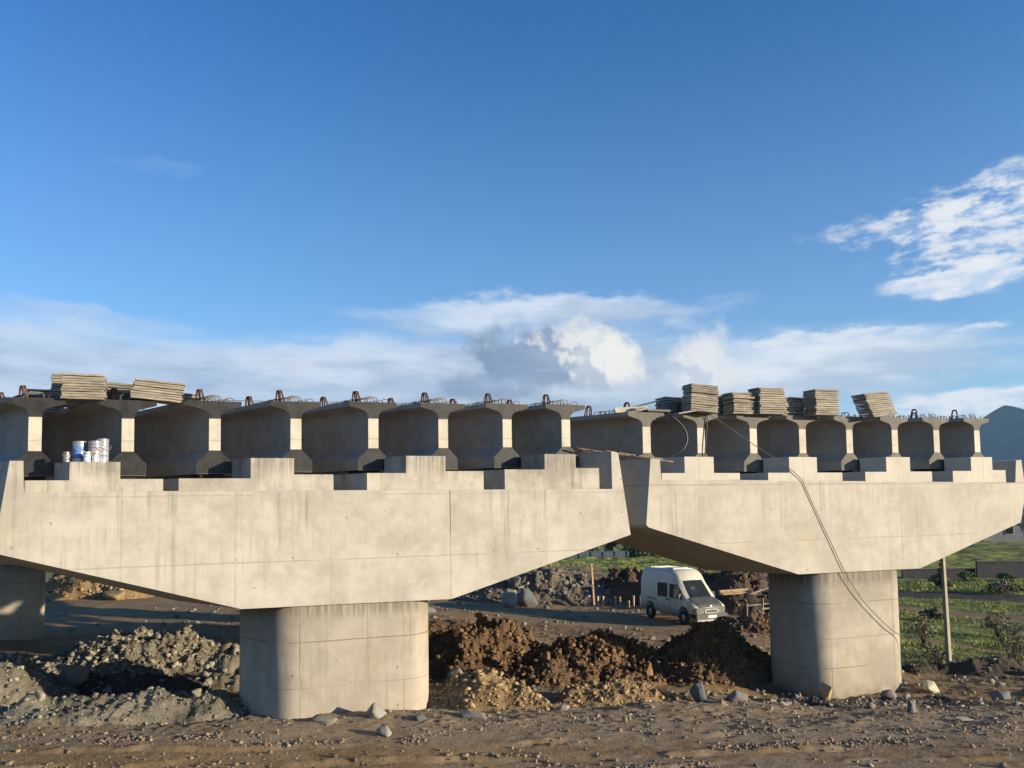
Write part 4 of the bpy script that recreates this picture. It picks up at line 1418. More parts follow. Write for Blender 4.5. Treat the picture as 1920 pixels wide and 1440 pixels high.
ROCKS = [
    ("boulder", 0.75, 49.6, 1.02, M_STONE_D, "big square dark boulder at the left end of the rock bank", (1.15, .8, .95), 1),
    ("boulder", -0.30, 48.4, .72, M_STONE_G, "upright pale boulder leaning left of the big dark boulder", (.75, .7, 1.25), 2),
    ("boulder", 0.1, 51.6, .60, M_STONE_G, "grey boulder behind and above the big dark boulder", (1, .8, .9), 3),
    ("boulder", -4.8, 44.0, .55, M_STONE_D, "flat dark boulder by the right underside of the front pier cap", (1.3, .8, .6), 4),
    ("boulder", -2.95, 17.25, .27, M_STONE_G, "rounded grey boulder at the foot of the front column", (1.3, .8, .85), 5),
    ("rock", -2.0, 17.05, .19, M_STONE_D, "dark rock just right of the rounded boulder at the front column", (1.3, .8, .7), 6),
    ("rock", -2.62, 16.2, .17, M_STONE_G, "lone grey rock on the dirt in front of the front column", (1.5, .8, .7), 7),
    ("rock", -1.55, 21.4, .42, M_STONE_G, "tall grey rock half hidden behind the front column's right edge", (.9, .8, 1.1), 8),
    ("rock", -0.95, 17.35, .28, M_STONE_G, "flat bluish rock at the foot of the ochre heap", (1.9, .8, .45), 9),
    ("rock", 4.35, 19.2, .30, M_STONE_D, "upright bluish rock left of the rock pair in front of the trench", (.8, .7, 1.3), 10),
    ("rock", 5.30, 19.7, .27, M_STONE_G, "larger grey rock of the pair in front of the trench", (1.25, .8, .8), 11),
    ("rock", 4.75, 18.9, .20, M_STONE_Y, "tan rock lying between the two grey rocks by the trench", (1.5, .8, .6), 12),
    ("rock", 6.6, 20.0, .17, M_STONE_L, "pale rock on the stony edge left of the right column", (1.3, .8, .7), 13),
    ("rock", 8.0, 20.9, .26, M_STONE_Y, "pointed tan rock at the left foot of the right column", (.9, .8, 1.1), 14),
    ("rock", 9.9, 21.6, .22, M_STONE_G, "grey rock at the right foot of the right column", (1.3, .9, .8), 15),
    ("rock", 10.6, 21.1, .15, M_STONE_L, "pale rock beside the cable end near the right column", (1.2, .9, .7), 16),
    ("rock", 9.35, 19.2, .16, M_STONE_D, "small dark pointed rock on the dirt before the right column", (.9, .8, 1.1), 17),
    ("rock", 12.9, 21.6, .26, M_STONE_D, "dark rock on the dirt right of the cable end", (1.3, .9, .7), 18),
    ("rock", 14.2, 22.3, .30, M_STONE_G, "grey rock at the right edge of the photo on the dirt", (1.3, .9, .7), 19),
    ("boulder", -11.6, 21.3, .58, M_STONE_G, "big rounded boulder lying in the shadow at left", (1.1, .9, .8), 20),
    ("boulder", -13.6, 23.6, .55, M_STONE_L, "flat pale boulder in the shade below the far left pier", (1.5, .8, .5), 21),
    ("rock", -10.3, 17.6, .19, M_STONE_L, "pale rock on the dark side of the gravel berm", (1.1, .9, .9), 22),
    ("rock", -7.0, 17.9, .17, M_STONE_L, "whitish rock on top of the gravel berm near the front column", (1.4, .9, .6), 23),
    ("rock", -3.95, 16.95, .20, M_STONE_L, "pale flat rock at the left foot of the front column", (1.5, .9, .5), 24),
    ("rock", 0.5, 25.3, .24, M_STONE_B, "brown block standing on the right shoulder of the left brown mound", (.8, .8, 1.2), 25),
    ("rock", 0.95, 23.3, .30, M_STONE_B, "upright brown clod in the middle of the trench spoil", (.7, .7, 1.3), 26),
    ("rock", 3.9, 23.4, .28, M_STONE_B, "upright brown block at the left foot of the mound before the van", (.9, .8, 1.2), 27),
    ("rock", 1.1, 18.2, .13, M_STONE_L, "small pale stone on the gravel before the low ochre heap", (1.2, .9, .7), 28),
    ("rock", -24.9, 50.3, .85, M_STONE_Y, "large yellow boulder at the foot of the far yellow heap", (1.5, .9, .8), 29),
]
for nm, x, y, s, mt, lb, sq, sd_ in ROCKS:
    zz = float(surface(np.array([x]), np.array([y]))[0])
    rock(nm, x, y, s, mt, lb, nm, sd_, sq, sd_ * 1.7, 0.34, zz)

# loose stones all over the near ground
r = np.random.default_rng(21)
N = 15000
px = r.uniform(-13, 17, N)
py = 12.4 + 9.6 * r.random(N) ** 1.1
dens = fbm(px * 0.7, py * 1.1, 6, 4)
ok = dens + 0.25 * sstep(15.5, 17.5, py) + r.uniform(-.25, .25, N) > 0.50
px, py = px[ok], py[ok]
sz = 0.010 * (8.0 ** (r.random(len(px)) ** 3.0))
# churned clods along the wheel tracks and fine grit everywhere
N = 26000
qx = r.uniform(-11.5, 13, N)
qy = r.uniform(12.4, 17.6, N)
ok = fbm(qx * 1.3, qy * 2.2, 2, 4) + r.uniform(-.3, .3, N) > 0.46
qx, qy = qx[ok], qy[ok]
qs_ = 0.006 * (3.2 ** (r.random(len(qx)) ** 1.6))
cx_, cy_ = [], []
for (x0, x1, yc, sl, wd, nn) in [(-8.2, -5.6, 16.0, .03, .10, 500), (-5.2, -1.6, 15.6, .05, .10, 550), (-8.5, -6.0, 14.3, .0, .14, 420), (-1.3, 0.4, 14.9, .02, .08, 160), (2.6, 5.6, 16.1, .12, .10, 560), (3.6, 8.2, 15.2, .14, .13, 700), (7.5, 11, 16.4, .1, .2, 360), (0.2, 3.5, 14.1, .03, .12, 300)]:
    a_ = r.uniform(x0, x1, nn)
    keep_ = fbm(a_ * 1.6, a_ * 0 + yc, 3, 3) > 0.42
    a_ = a_[keep_]
    cx_.append(a_)
    cy_.append(yc + sl * (a_ - x0) + r.normal(size=len(a_)) * wd)
cx_, cy_ = np.concatenate(cx_), np.concatenate(cy_)
cs_ = 0.016 * (3.6 ** (r.random(len(cx_)) ** 1.8))
px, py, sz = np.concatenate([px, qx, cx_]), np.concatenate([py, qy, cy_]), np.concatenate([sz, qs_, cs_])
o = scatter("loose_gravel", np.stack([px, py, terrain(px, py)], -1), sz, M_PEBBLE, None, 31)
tag(o, "loose pebbles strewn over the brown dirt", "gravel", kind="stuff")
N = 5200
px = r.uniform(-15, 16, N)
py = r.uniform(20, 34, N)
sz = 0.02 * (8.0 ** (r.random(N) ** 2.6))
o = scatter("scattered_rubble", np.stack([px, py, terrain(px, py)], -1), sz, M_STONE_G, None, 32)
tag(o, "scattered rubble on the ground between and behind the piers", "rubble", kind="stuff")
N = 3000
px = r.uniform(-20, 30, N)
py = r.uniform(34, 64, N)
sel = ((px < 12) | (r.random(N) < .12)) & (np.hypot((px - 8.8) / 1.3, py - 42.6) > 3.6)
px, py = px[sel], py[sel]
sz = 0.03 * (8.0 ** (r.random(len(px)) ** 2.8))
o = scatter("distant_rubble", np.stack([px, py, terrain(px, py)], -1), sz, M_STONE_G, None, 33)
tag(o, "stones littering the track and field behind the piers", "rubble", kind="stuff")


# ------------------------------------------------------------------ van
def van():
    fx, fy = 0.42, -0.907
    hz = math.atan2(fy, fx)
    root = empty("parked_van", (8.85, 42.75, -1.66), hz)
    root.scale = (0.90, 0.98, 1.04)
    tag(root, "white high roof van with dark grey bonnet parked beyond the brown mounds", "van")
    ST = [  # x, zb, hw, zbelt, zwin, hw_win, zroof, hw_roof
        (-2.66, .62, .93, 1.22, 1.86, .90, 2.40, .70), (-2.60, .46, .985, 1.24, 1.88, .955, 2.52, .80), (-1.6, .42, 1.0, 1.25, 1.90, .97, 2.60, .84),
        (-.80, .42, 1.0, 1.25, 1.90, .97, 2.61, .85), (.10, .42, 1.0, 1.25, 1.90, .97, 2.60, .85), (.36, .42, 1.0, 1.25, 1.90, .965, 2.58, .85),
        (.72, .42, 1.0, 1.25, 1.89, .955, 2.48, .82), (1.04, .42, 1.0, 1.25, 1.86, .93, 2.08, .79), (1.42, .42, 1.0, 1.24, 1.58, .92, 1.70, .83),
        (1.80, .42, 1.0, 1.14, 1.22, .93, 1.31, .86), (2.22, .45, .985, 1.05, 1.10, .93, 1.16, .84), (2.58, .50, .95, .92, .97, .90, 1.02, .78), (2.68, .55, .90, .80, .85, .84, .90, .72)]

    def ring(s):
        x, zb, hw, zbt, zw, hww, zr, hwr = s
        edge = min(.13, (zr - zw) * .6)
        right = [(x, -hw + .10, zb), (x, -hw, zb + .16), (x, -hw, zbt), (x, -hww, zw), (x, -hwr - .02, zr - edge), (x, -hwr + .16, zr), (x, 0, zr + .012)]
        left = [(x, -y, z) for x, y, z in reversed(right[:-1])]
        return right + left            # 13 points, 0..12
    RG = [ring(s) for s in ST]
    bm = bmesh.new()
    VV = [[bm.verts.new(p) for p in rg] for rg in RG]
    m = 13
    wins = {}
    for i in range(len(ST) - 1):
        for k in range(m):
            a, b, c, d = VV[i][k], VV[i][(k + 1) % m], VV[i + 1][(k + 1) % m], VV[i + 1][k]
            strip = k
            hole = None
            if strip in (2, 9):
                if i == 3:
                    hole = "sliding" if strip == 2 else "rearl"
                if i in (5, 6, 7):
                    hole = "door" if strip == 2 else "doorl"
            if strip in (4, 5, 6, 7) and i in (7, 8):
                hole = "wind" if strip in (5, 6) else None
            if hole:
                wins.setdefault(hole, []).append([v.co.copy() for v in (a, b, c, d)])
                continue
            if strip in (4, 5, 6, 7) and i in (9, 10, 11):
                wins.setdefault("hood", []).append([v.co.copy() for v in (a, b, c, d)])
            bm.faces.new((a, b, c, d))
    bm.faces.new(VV[0])
    bm.faces.new(list(reversed(VV[-1])))
    body = bm_obj("body", bm, M_VAN, root, True)
    es = body.modifiers.new("edges", "EDGE_SPLIT")
    es.split_angle = R(38)

    def panel(name, quads, mat, off, inset=0.0):
        b = bmesh.new()
        for qd in quads:
            n = (qd[1] - qd[0]).cross(qd[3] - qd[0]).normalized()
            cen = sum(qd, Vector()) / 4
            b.faces.new([b.verts.new(p + n * off) for p in qd])
        bmesh.ops.remove_doubles(b, verts=b.verts, dist=0.02)
        bmesh.ops.recalc_face_normals(b, faces=b.faces)
        return bm_obj(name, b, mat, root)
    # outward direction test for the offset sign
    qd = wins["sliding"][0]
    n = (qd[1] - qd[0]).cross(qd[3] - qd[0])
    sg = 1.0 if n.y < 0 else -1.0
    panel("side_window", wins["sliding"], M_GLASS, -0.006 * sg)
    panel("side_window", wins["rearl"], M_GLASS, -0.006 * sg)
    panel("door_window", wins["door"], M_GLASS, -0.006 * sg)
    panel("door_window", wins["doorl"], M_GLASS, -0.006 * sg)
    panel("windscreen", wins["wind"], M_GLASS, -0.004 * sg)
    hd = panel("bonnet", wins["hood"], M_VAN_DK, 0.008 * sg)
    # window rubber seals
    def seal(name, loop, r=0.02):
        b = bmesh.new()
        add_tube(b, loop + [loop[0], loop[1]], r, 5, False)
        bm_obj(name, b, M_PLASTIC, root, True)
    s = wins["sliding"][0]
    seal("window_seal", [s[0], s[1], s[2], s[3]], .028)
    dw = wins["door"]
    seal("window_seal", [dw[0][0], dw[0][1], dw[0][2], dw[1][2], dw[2][2], dw[2][3], dw[1][3], dw[0][3]], .024)
    wq = wins["wind"]
    # inside: floor, dash, seats, bulkhead
    b = bmesh.new()
    add_box(b, (-2.5, -.9, .56), (2.0, .9, .62))
    add_box(b, (1.25, -.88, .62), (1.75, .88, 1.16))
    bm_obj("cab_floor", b, M_PLASTIC, root)
    for y in (-.45, .45):
        b = bmesh.new()
        add_box(b, (.25, y - .26, .62), (.80, y + .26, 1.02))
        add_box(b, (.10, y - .25, 1.0), (.26, y + .25, 1.62))
        add_box(b, (.11, y - .13, 1.64), (.22, y + .13, 1.86))
        bm_obj("seat", b, M_PLASTIC, root, False, 0.03, 2)
    b = bmesh.new()
    add_lathe(b, [(.19, -.014), (.205, 0), (.19, .014), (.175, 0)], 20)
    st = bm_obj("steering_wheel", b, M_PLASTIC, root, True)
    st.location = (1.10, .45, 1.22)
    st.rotation_euler = (0, R(-55), 0)
    # rubbing strips, handles, door gaps
    def strip(name, lo, hi, mat, bev=0.008):
        b = bmesh.new()
        add_box(b, lo, hi)
        return bm_obj(name, b, mat, root, False, bev)
    strip("door_rail", (-1.85, -1.018, 1.03), (-1.0, -.994, 1.075), M_PLASTIC)
    strip("door_handle", (.06, -1.022, 1.08), (.16, -.994, 1.17), M_PLASTIC)
    strip("door_handle", (.30, -1.022, 1.06), (.40, -.994, 1.17), M_PLASTIC)
    for x in (-.95, .23, 1.46):
        strip("door_gap", (x - .006, -1.004, .55), (x + .006, -.99, 1.22), M_PLASTIC, 0)
    # front end
    b = bmesh.new()
    add_box(b, (2.50, -.97, .36), (2.80, .97, .60))
    add_box(b, (1.98, -1.01, .40), (2.50, -.93, .60))
    add_box(b, (1.98, .93, .40), (2.50, 1.01, .60))
    bm_obj("front_bumper", b, M_PLASTIC, root, False, 0.04, 2)
    strip("bumper_spoiler", (2.52, -.90, .26), (2.78, .90, .352), M_VAN, .02)
    b = bmesh.new()
    N = 20
    ringp = []
    for rr_, xx in ((1.0, 2.70), (1.0, 2.735), (.84, 2.735), (.84, 2.715)):
        ringp.append([b.verts.new((xx, .44 * rr_ * math.copysign(abs(math.cos(a)) ** .6, math.cos(a)), .72 + .105 * rr_ ** 2 * math.copysign(abs(math.sin(a)) ** .6, math.sin(a)))) for a in np.linspace(0, 2 * math.pi, N, endpoint=False)])
    for p, q2 in zip(ringp, ringp[1:]):
        for k in range(N):
            b.faces.new((p[k], p[(k + 1) % N], q2[(k + 1) % N], q2[k]))
    gr = bm_obj("grille", b, M_VAN, root, True)
    strip("front_panel", (2.66, -.88, .56), (2.694, .88, .90), M_VAN_DK, .01)
    strip("grille_mesh", (2.69, -.36, .64), (2.716, .36, .80), M_PLASTIC, 0)
    for y in (-1, 1):
        b = bmesh.new()
        add_box(b, (2.52, y * .68 - .21, .68), (2.725, y * .68 + .21, .90))
        for v in b.verts:
            if v.co.z > .8:
                v.co.x -= .10
            if abs(v.co.y) > .8:
                v.co.x -= .14
        bm_obj("headlight", b, M_LAMP, root, False, .02, 2)
        b = bmesh.new()
        add_box(b, (2.36, y * .90 - .055, .67), (2.60, y * .90 + .055, .89))
        bm_obj("indicator", b, M_ORANGE, root, False, .02, 2)
        b = bmesh.new()
        add_box(b, (1.36, y * 1.07 - .09, 1.24), (1.46, y * 1.07 + .09, 1.50))
        add_tube(b, [(1.45, y * .94, 1.26), (1.42, y * 1.02, 1.28)], .02, 6)
        bm_obj("wing_mirror", b, M_PLASTIC, root, False, .03, 2)
    strip("number_plate", (2.801, -.26, .42), (2.812, .26, .54), M_WHITE, .004)
    b = bmesh.new()
    add_lathe(b, [(.5, 0), (.5, .012), (.42, .02)], 20)
    bd = bm_obj("bonnet_badge", b, M_CHROME, root, True)
    bd.scale = (.09, .20, 1)
    bd.rotation_euler = (0, R(52), 0)
    bd.location = (2.655, 0, .985)
    # wheels
    for x in (-1.62, 1.62):
        for y in (-1, 1):
            b = bmesh.new()
            add_lathe(b, [(.47, -.02), (.47, .0), (.05, .001)], 24)
            ar = bm_obj("wheel_arch", b, M_PLASTIC, root, True)
            ar.location = (x, y * 1.0, .44)
            ar.rotation_euler = (-y * math.pi / 2, 0, 0)
            b = bmesh.new()
            add_lathe(b, [(.19, -.10), (.31, -.11), (.345, -.07), (.345, .07), (.31, .11), (.20, .11), (.19, .06)], 28)
            wh = bm_obj("wheel", b, M_TYRE, root, True)
            wh.location = (x, y * .93, .345)
            wh.rotation_euler = (-y * math.pi / 2, 0, 0)
            b = bmesh.new()
            add_lathe(b, [(.195, .05), (.185, .085), (.13, .075), (.10, .10), (.05, .105)], 24)
            bm_obj("rim", b, M_RIM, wh, True)
    strip("roof_hatch", (-.55, -.45, 2.612), (.05, .45, 2.65), M_VAN, .02)
    for x in (-2.1, -1.75, -1.4, -1.05, -.7, .12):
        strip("roof_rib", (x, -.62, 2.585), (x + .06, .62, 2.622), M_VAN, .01)
    strip("exhaust_guard", (-.9, -.85, .30), (.9, -.70, .38), M_RIM, .02)
    # windscreen wipers
    for y0 in (-.55, .05):
        b = bmesh.new()
        add_tube(b, [(1.80, y0, 1.345), (1.56, y0 + .42, 1.60)], .012, 5)
        bm_obj("wiper", b, M_PLASTIC, root, True)
    return root


VAN = van()


# driver behind the windscreen
def driver():
    Mv = VAN.matrix_basis.copy()
    jo = {  # van coordinates
        "pelvis": (.48, .45, 1.10), "waist": (.42, .45, 1.30), "chest": (.38, .45, 1.52), "neck": (.40, .45, 1.68), "headb": (.42, .45, 1.76), "headt": (.43, .45, 1.92),
        "shl": (.38, .64, 1.60), "ell": (.62, .72, 1.36), "hal": (.96, .58, 1.30), "shr": (.38, .26, 1.60), "elr": (.60, .16, 1.36), "har": (.98, .32, 1.30),
        "hipl": (.5, .55, 1.09), "knl": (.98, .58, 1.12), "ftl": (1.15, .58, .70), "hipr": (.5, .35, 1.09), "knr": (.98, .32, 1.12), "ftr": (1.15, .32, .70)}
    rad = {"pelvis": .16, "waist": .15, "chest": .17, "neck": .06, "headb": .085, "headt": .085, "shl": .085, "ell": .05, "hal": .042, "shr": .085, "elr": .05, "har": .042,
           "hipl": .10, "knl": .075, "ftl": .05, "hipr": .10, "knr": .075, "ftr": .05}
    ed = [("pelvis", "waist"), ("waist", "chest"), ("chest", "neck"), ("neck", "headb"), ("headb", "headt"), ("chest", "shl"), ("shl", "ell"), ("ell", "hal"), ("chest", "shr"), ("shr", "elr"), ("elr", "har"),
          ("pelvis", "hipl"), ("hipl", "knl"), ("knl", "ftl"), ("pelvis", "hipr"), ("hipr", "knr"), ("knr", "ftr")]
    ks = list(jo)
    org = Vector(jo["pelvis"])
    me = bpy.data.meshes.new("person")
    me.from_pydata([tuple(Vector(jo[k]) - org) for k in ks], [(ks.index(a), ks.index(b)) for a, b in ed], [])
    o = bpy.data.objects.new("person", me)
    link(o)
    o.matrix_world = Mv @ Matrix.Translation(org)
    sk = o.modifiers.new("skin", "SKIN")
    for i, k in enumerate(ks):
        me.skin_vertices[0].data[i].radius = (rad[k], rad[k])
        me.skin_vertices[0].data[i].use_root = (k == "pelvis")
    o.modifiers.new("sub", "SUBSURF").levels = 2
    o.modifiers["sub"].render_levels = 2
    me.materials.append(M_SKIN)
    tag(o, "driver in dark clothing sitting at the wheel of the white van", "person")
    b = bmesh.new()
    bmesh.ops.create_icosphere(b, subdivisions=3, radius=.108)
    for v in b.verts:
        v.co.z *= 1.05
    bmesh.ops.delete(b, geom=[v for v in b.verts if v.co.x > .035 and v.co.z < .045 or v.co.z < -.05], context="VERTS")
    h = bm_obj("hair", b, M_HAIR, o, True)
    h.location = Vector((.415, .45, 1.885)) - org
    b = bmesh.new()
    add_lathe(b, [(.15, 0), (.19, .05), (.185, .2), (.21, .36), (.19, .46), (.09, .53), (.065, .55)], 18)
    sh = bm_obj("jacket", b, M_CLOTH, o, True)
    sh.scale = (.9, 1.15, 1)
    sh.location = Vector((.42, .45, 1.06)) - org
    for y in (.64, .26):
        b = bmesh.new()
        yy = .72 if y > .45 else .16
        add_tube(b, [(.38, y, 1.60), (.50, (y + yy) / 2, 1.48), (.62, yy, 1.36), (.86, yy + (.45 - yy) * .3, 1.31)], [.10, .085, .072, .06], 10)
        bmesh.ops.translate(b, verts=b.verts, vec=-org)
        bm_obj("sleeve", b, M_CLOTH, o, True)


driver()


# ------------------------------------------------------------------ stakes, planks, trestle, pole, sack
STAKES = [(4.95, 50.0, .85, "tall"), (4.60, 49.9, .55, ""), (5.15, 49.6, .5, ""), (5.45, 49.5, .5, ""), (6.20, 49.3, .50, ""), (6.45, 49.2, .5, ""), (6.95, 49.0, .32, "short"), (7.20, 48.8, .58, ""), (7.58, 48.4, .62, "")]
SLAB_ = ["tallest timber stake standing above the others before the earth bank", "leftmost short timber stake, left of the tallest stake", "timber stake just right of the tallest stake", "second timber stake right of the tallest stake",
         "left stake of the middle pair in the stake row", "right stake of the middle pair in the stake row", "shortest stump like stake in the row", "thin timber stake second nearest to the van", "thick timber stake nearest to the van's rear"]
for (x, y, h, kd), lb in zip(STAKES, SLAB_):
    if kd == "tall":
        h = 2.1
    bm = bmesh.new()
    add_box(bm, (-.055, -.05, -.3), (.055, .05, h * 1.25))
    for v in bm.verts:
        if v.co.z > 0:
            v.co.x *= .85
    o = bm_obj("timber_stake", bm, M_TIMBER, None, False, .008)
    o.location = (x, y, tz(x, y))
    o.rotation_euler = (random.Random(x).uniform(-.05, .05), random.Random(y).uniform(-.05, .05), x)
    tag(o, lb, "timber stake", "timber stakes by the earth bank")

for k, (dx_, dy_, dz_, rz_, lb) in enumerate([(0, 0, .0, .1, "lowest of the pale boards piled on the dark earth bank"), (.05, .05, .09, .02, "middle pale board of the pile on the dark earth bank"), (-.03, .0, .18, .16, "top pale board of the pile on the dark earth bank"), (.12, -.22, .02, .05, "front pale board of the pile on the dark earth bank")]):
    x, y = 12.55 + dx_, 46.0 + dy_
    zz = float(surface(np.array([x]), np.array([y - .3]))[0])
    simple_box("timber_board", (-.85, -.12, 0), (.85, .12, .08), (x, y, max(zz, -.75) + .05 + dz_), rz_, M_TIMBER, lb, "timber board", (0, -0.04))
polyline_obj("timber_pole", [(13.1, 45.4, -.72), (14.3, 45.6, -.36), (15.1, 45.7, -.14)], 0.055, M_TIMBER_G, "long pale pole lying up the dark earth bank toward the right column", "pole", 8, 3)


def trestle():
    root = empty("timber_trestle", (12.95, 41.6, tz(12.95, 41.6)), 0.25)
    root.scale = (.75, .75, .85)
    tag(root, "rough timber trestle frame beside the shaded left side of the right column", "timber trestle")
    for nm, a, b_ in [("post", (-.25, 0, -.2), (-.20, 0, 1.55)), ("post", (.35, 0, -.2), (.45, 0, 1.95)), ("post", (-1.3, .3, -.2), (-1.25, .3, 1.25)),
                      ("rail", (-1.35, .22, 1.10), (.62, -.07, 1.22)), ("rail", (-1.5, .25, .42), (.65, -.08, .42)), ("brace", (.55, .06, 1.5), (.62, .08, .7)), ("rail", (-.35, -.09, .9), (.55, -.10, .95))]:
        bm = bmesh.new()
        add_tube(bm, [a, b_], .05, 6)
        bm_obj(nm, bm, M_TIMBER_G, root)


trestle()


def pole():
    x, y = 13.85, 25.9
    z0 = float(surface(np.array([x]), np.array([y]))[0])
    root = empty("utility_pole", (x, y, z0 - .05), 0.35)
    root.rotation_euler = (0, R(-1.2), 0.5)
    tag(root, "square weathered concrete pole standing at the edge of the grass, right of the right column", "pole")
    bm = bmesh.new()
    add_box(bm, (-.075, -.065, -.3), (.075, .065, 4.2))
    for v in bm.verts:
        if v.co.z > 1:
            v.co.x *= .72
            v.co.y *= .72
    bm_obj("shaft", bm, M_POLE, root, False, .014, 2)
    bm = bmesh.new()
    add_box(bm, (-.12, -.11, -.2), (.12, .11, .10))
    bm_obj("footing", bm, M_POLE, root, False, .03, 2)


pole()

rock("cement_sack", 11.75, 22.95, .27, M_PLASTIC_SACK, "crumpled pale sack at the ground end of the long cable", "sack", 77, (1.2, .9, .8), .4, .1, float(surface(np.array([11.75]), np.array([22.95]))[0]))
simple_box("loose_plank", (-.55, -.06, 0), (.55, .06, .04), (15.2, 21.9, tz(15.2, 21.9) + .05), -.1, M_TIMBER, "pale plank lying on the dirt at the right edge", "plank")
simple_box("torn_card", (-.16, -.10, 0), (.16, .10, .012), (9.9, 18.0, tz(9.9, 18.0) + .03), .3, M_CREAM, "torn pale card lying on the dirt before the right column", "card", (.1, .06))
simple_box("upright_stick", (-.05, -.03, -.1), (.05, .03, .42), (16.1, 24.1, float(surface(np.array([16.1]), np.array([24.1]))[0])), .3, M_TIMBER, "short pale board stuck upright in the stony ridge at right", "board", (.1, .12))


# ------------------------------------------------------------------ plants
def leaf_cloud(name, centers, radii, n, leaf, mat, parent, seed, squash=1.0, droop=0.0):
    r = np.random.default_rng(seed)
    centers = np.asarray(centers, float)
    radii = np.asarray(radii, float)
    ch = r.choice(len(centers), n, p=radii ** 2 / (radii ** 2).sum())
    d = r.normal(size=(n, 3))
    d /= np.linalg.norm(d, axis=1, keepdims=True)
    rad = radii[ch] * (r.random(n) ** 0.45)
    P = centers[ch] + d * rad[:, None] * np.array([1, 1, squash])
    a = rand_rot(r, n)
    s = leaf * r.uniform(.5, 1.35, n)
    u = a[:, :, 0] * s[:, None]
    v = a[:, :, 1] * s[:, None] * .55
    V = np.stack([P - u, P - v * .9, P + u, P + v * .9], 1).reshape(-1, 3)
    Fq = np.arange(4 * n).reshape(n, 4)
    return np_mesh(name, V, Fq, mat, parent)


def tree(name, label, cat, x, y, h, wd, mat, seed, n=900, leaf=.22, conical=False, group=None, trunk_h=.3):
    rr = random.Random(seed)
    z = tz(x, y)
    root = empty(name, (x, y, z - .05))
    tag(root, label, cat, group)
    bm = bmesh.new()
    lean = rr.uniform(-.06, .06) * h
    add_tube(bm, [(0, 0, -.2), (lean * .3, 0, h * .3), (lean * .7, 0, h * .6), (lean, 0, h * .92)], [.035 * h * .7, .028 * h * .7, .018 * h * .7, .008 * h * .6], 7)
    cs, rs = [], []
    for k in range(16 if not conical else 18):
        f = (k + .5) / (16 if not conical else 18)
        zz = h * (trunk_h + (1 - trunk_h) * f)
        env = (1 - f) ** .8 * .95 + .06 if conical else math.sin(math.pi * (0.15 + 0.8 * f)) ** .7
        a = rr.uniform(0, 2 * math.pi)
        ro = wd * .5 * env * rr.uniform(.25, .85)
        c = (lean * f + ro * math.cos(a), ro * math.sin(a), zz)
        cs.append(c)
        rs.append(max(.12 * wd, wd * .5 * env * rr.uniform(.35, .6)))
        add_tube(bm, [(lean * f * .8, 0, zz - .22 * h * .5), (c[0] * .6, c[1] * .6, zz - .05 * h), c], [.01 * h, .007 * h, .003 * h], 4)
    bm_obj("trunk", bm, M_BARK, root, True)
    leaf_cloud("crown", cs, rs, n, leaf, mat, root, seed, 0.85)
    return root


def bush(name, label, cat, x, y, h, wd, mat, seed, n=700, leaf=.09, twiggy=False, group=None):
    rr = random.Random(seed)
    z = float(surface(np.array([x]), np.array([y]))[0])
    root = empty(name, (x, y, z - .04))
    tag(root, label, cat, group)
    bm = bmesh.new()
    cs, rs = [], []
    for k in range(26 if twiggy else 12):
        a = rr.uniform(0, 2 * math.pi)
        ro = wd * .5 * rr.uniform(.1, .95)
        top = h * rr.uniform(.45, 1.0) * (1 - .35 * (ro / (wd * .5)) ** 2)
        e = (ro * math.cos(a), ro * math.sin(a), top)
        mid = (e[0] * .45, e[1] * .45, top * .55)
        add_tube(bm, [(rr.uniform(-.05, .05), rr.uniform(-.05, .05), -.1), mid, e], [.018, .012, .005], 4)
        cs.append((e[0] * .9, e[1] * .9, top * .86))
        rs.append(wd * (.12 if twiggy else .2))
    bm_obj("stems", bm, M_BARK, root)
    leaf_cloud("foliage", cs, rs, n, leaf, mat, root, seed, .9)
    return root


rt = random.Random(4)
TREES = [
    (10.6, 106, 5.6, 2.6, "D", "dark bushy tree left of the far blue grey wall"), (13.4, 109, 6.4, 3.4, "D", "tall dark tree behind the far blue grey wall"),
    (15.3, 105, 4.2, 2.0, "M", "light green young tree at the right end of the far blue grey wall"), (16.6, 107, 5.8, 2.6, "D", "dark tree between two light green young trees"),
    (17.4, 104, 4.4, 1.8, "M", "slim light green tree in the middle of the far tree row"), (18.8, 106, 6.2, 2.8, "D", "broad dark tree above the van's roof"),
    (20.3, 104, 4.6, 2.0, "M", "light green conical tree right of the broad dark tree"), (21.2, 107, 5.6, 2.6, "D", "dark tree left of the small white hut"),
    (22.4, 110, 5.0, 2.4, "D", "dark tree behind the small white hut"), (8.4, 108, 5.2, 2.6, "D", "dark tree at the left end of the far tree row")]
for k, (x, y, h, wd, mt, lb) in enumerate(TREES):
    tree("young_tree", lb, "tree", x, y, h, wd, M_LEAF_D if mt == "D" else M_LEAF_M, 60 + k, 1000, .24, mt == "M", "trees beyond the field", .12)
tree("blossom_tree", "pale flowering tree at the right edge beyond the right pier cap", "tree", 61.5, 96, 6.2, 3.6, M_LEAF_W, 90, 1200, .26, False, None, .3)
tree("cypress_tree", "narrow dark cypress standing behind the square concrete pole", "tree", 33.0, 62.0, 2.5, 1.1, M_LEAF_D, 91, 800, .14, True, None, .05)
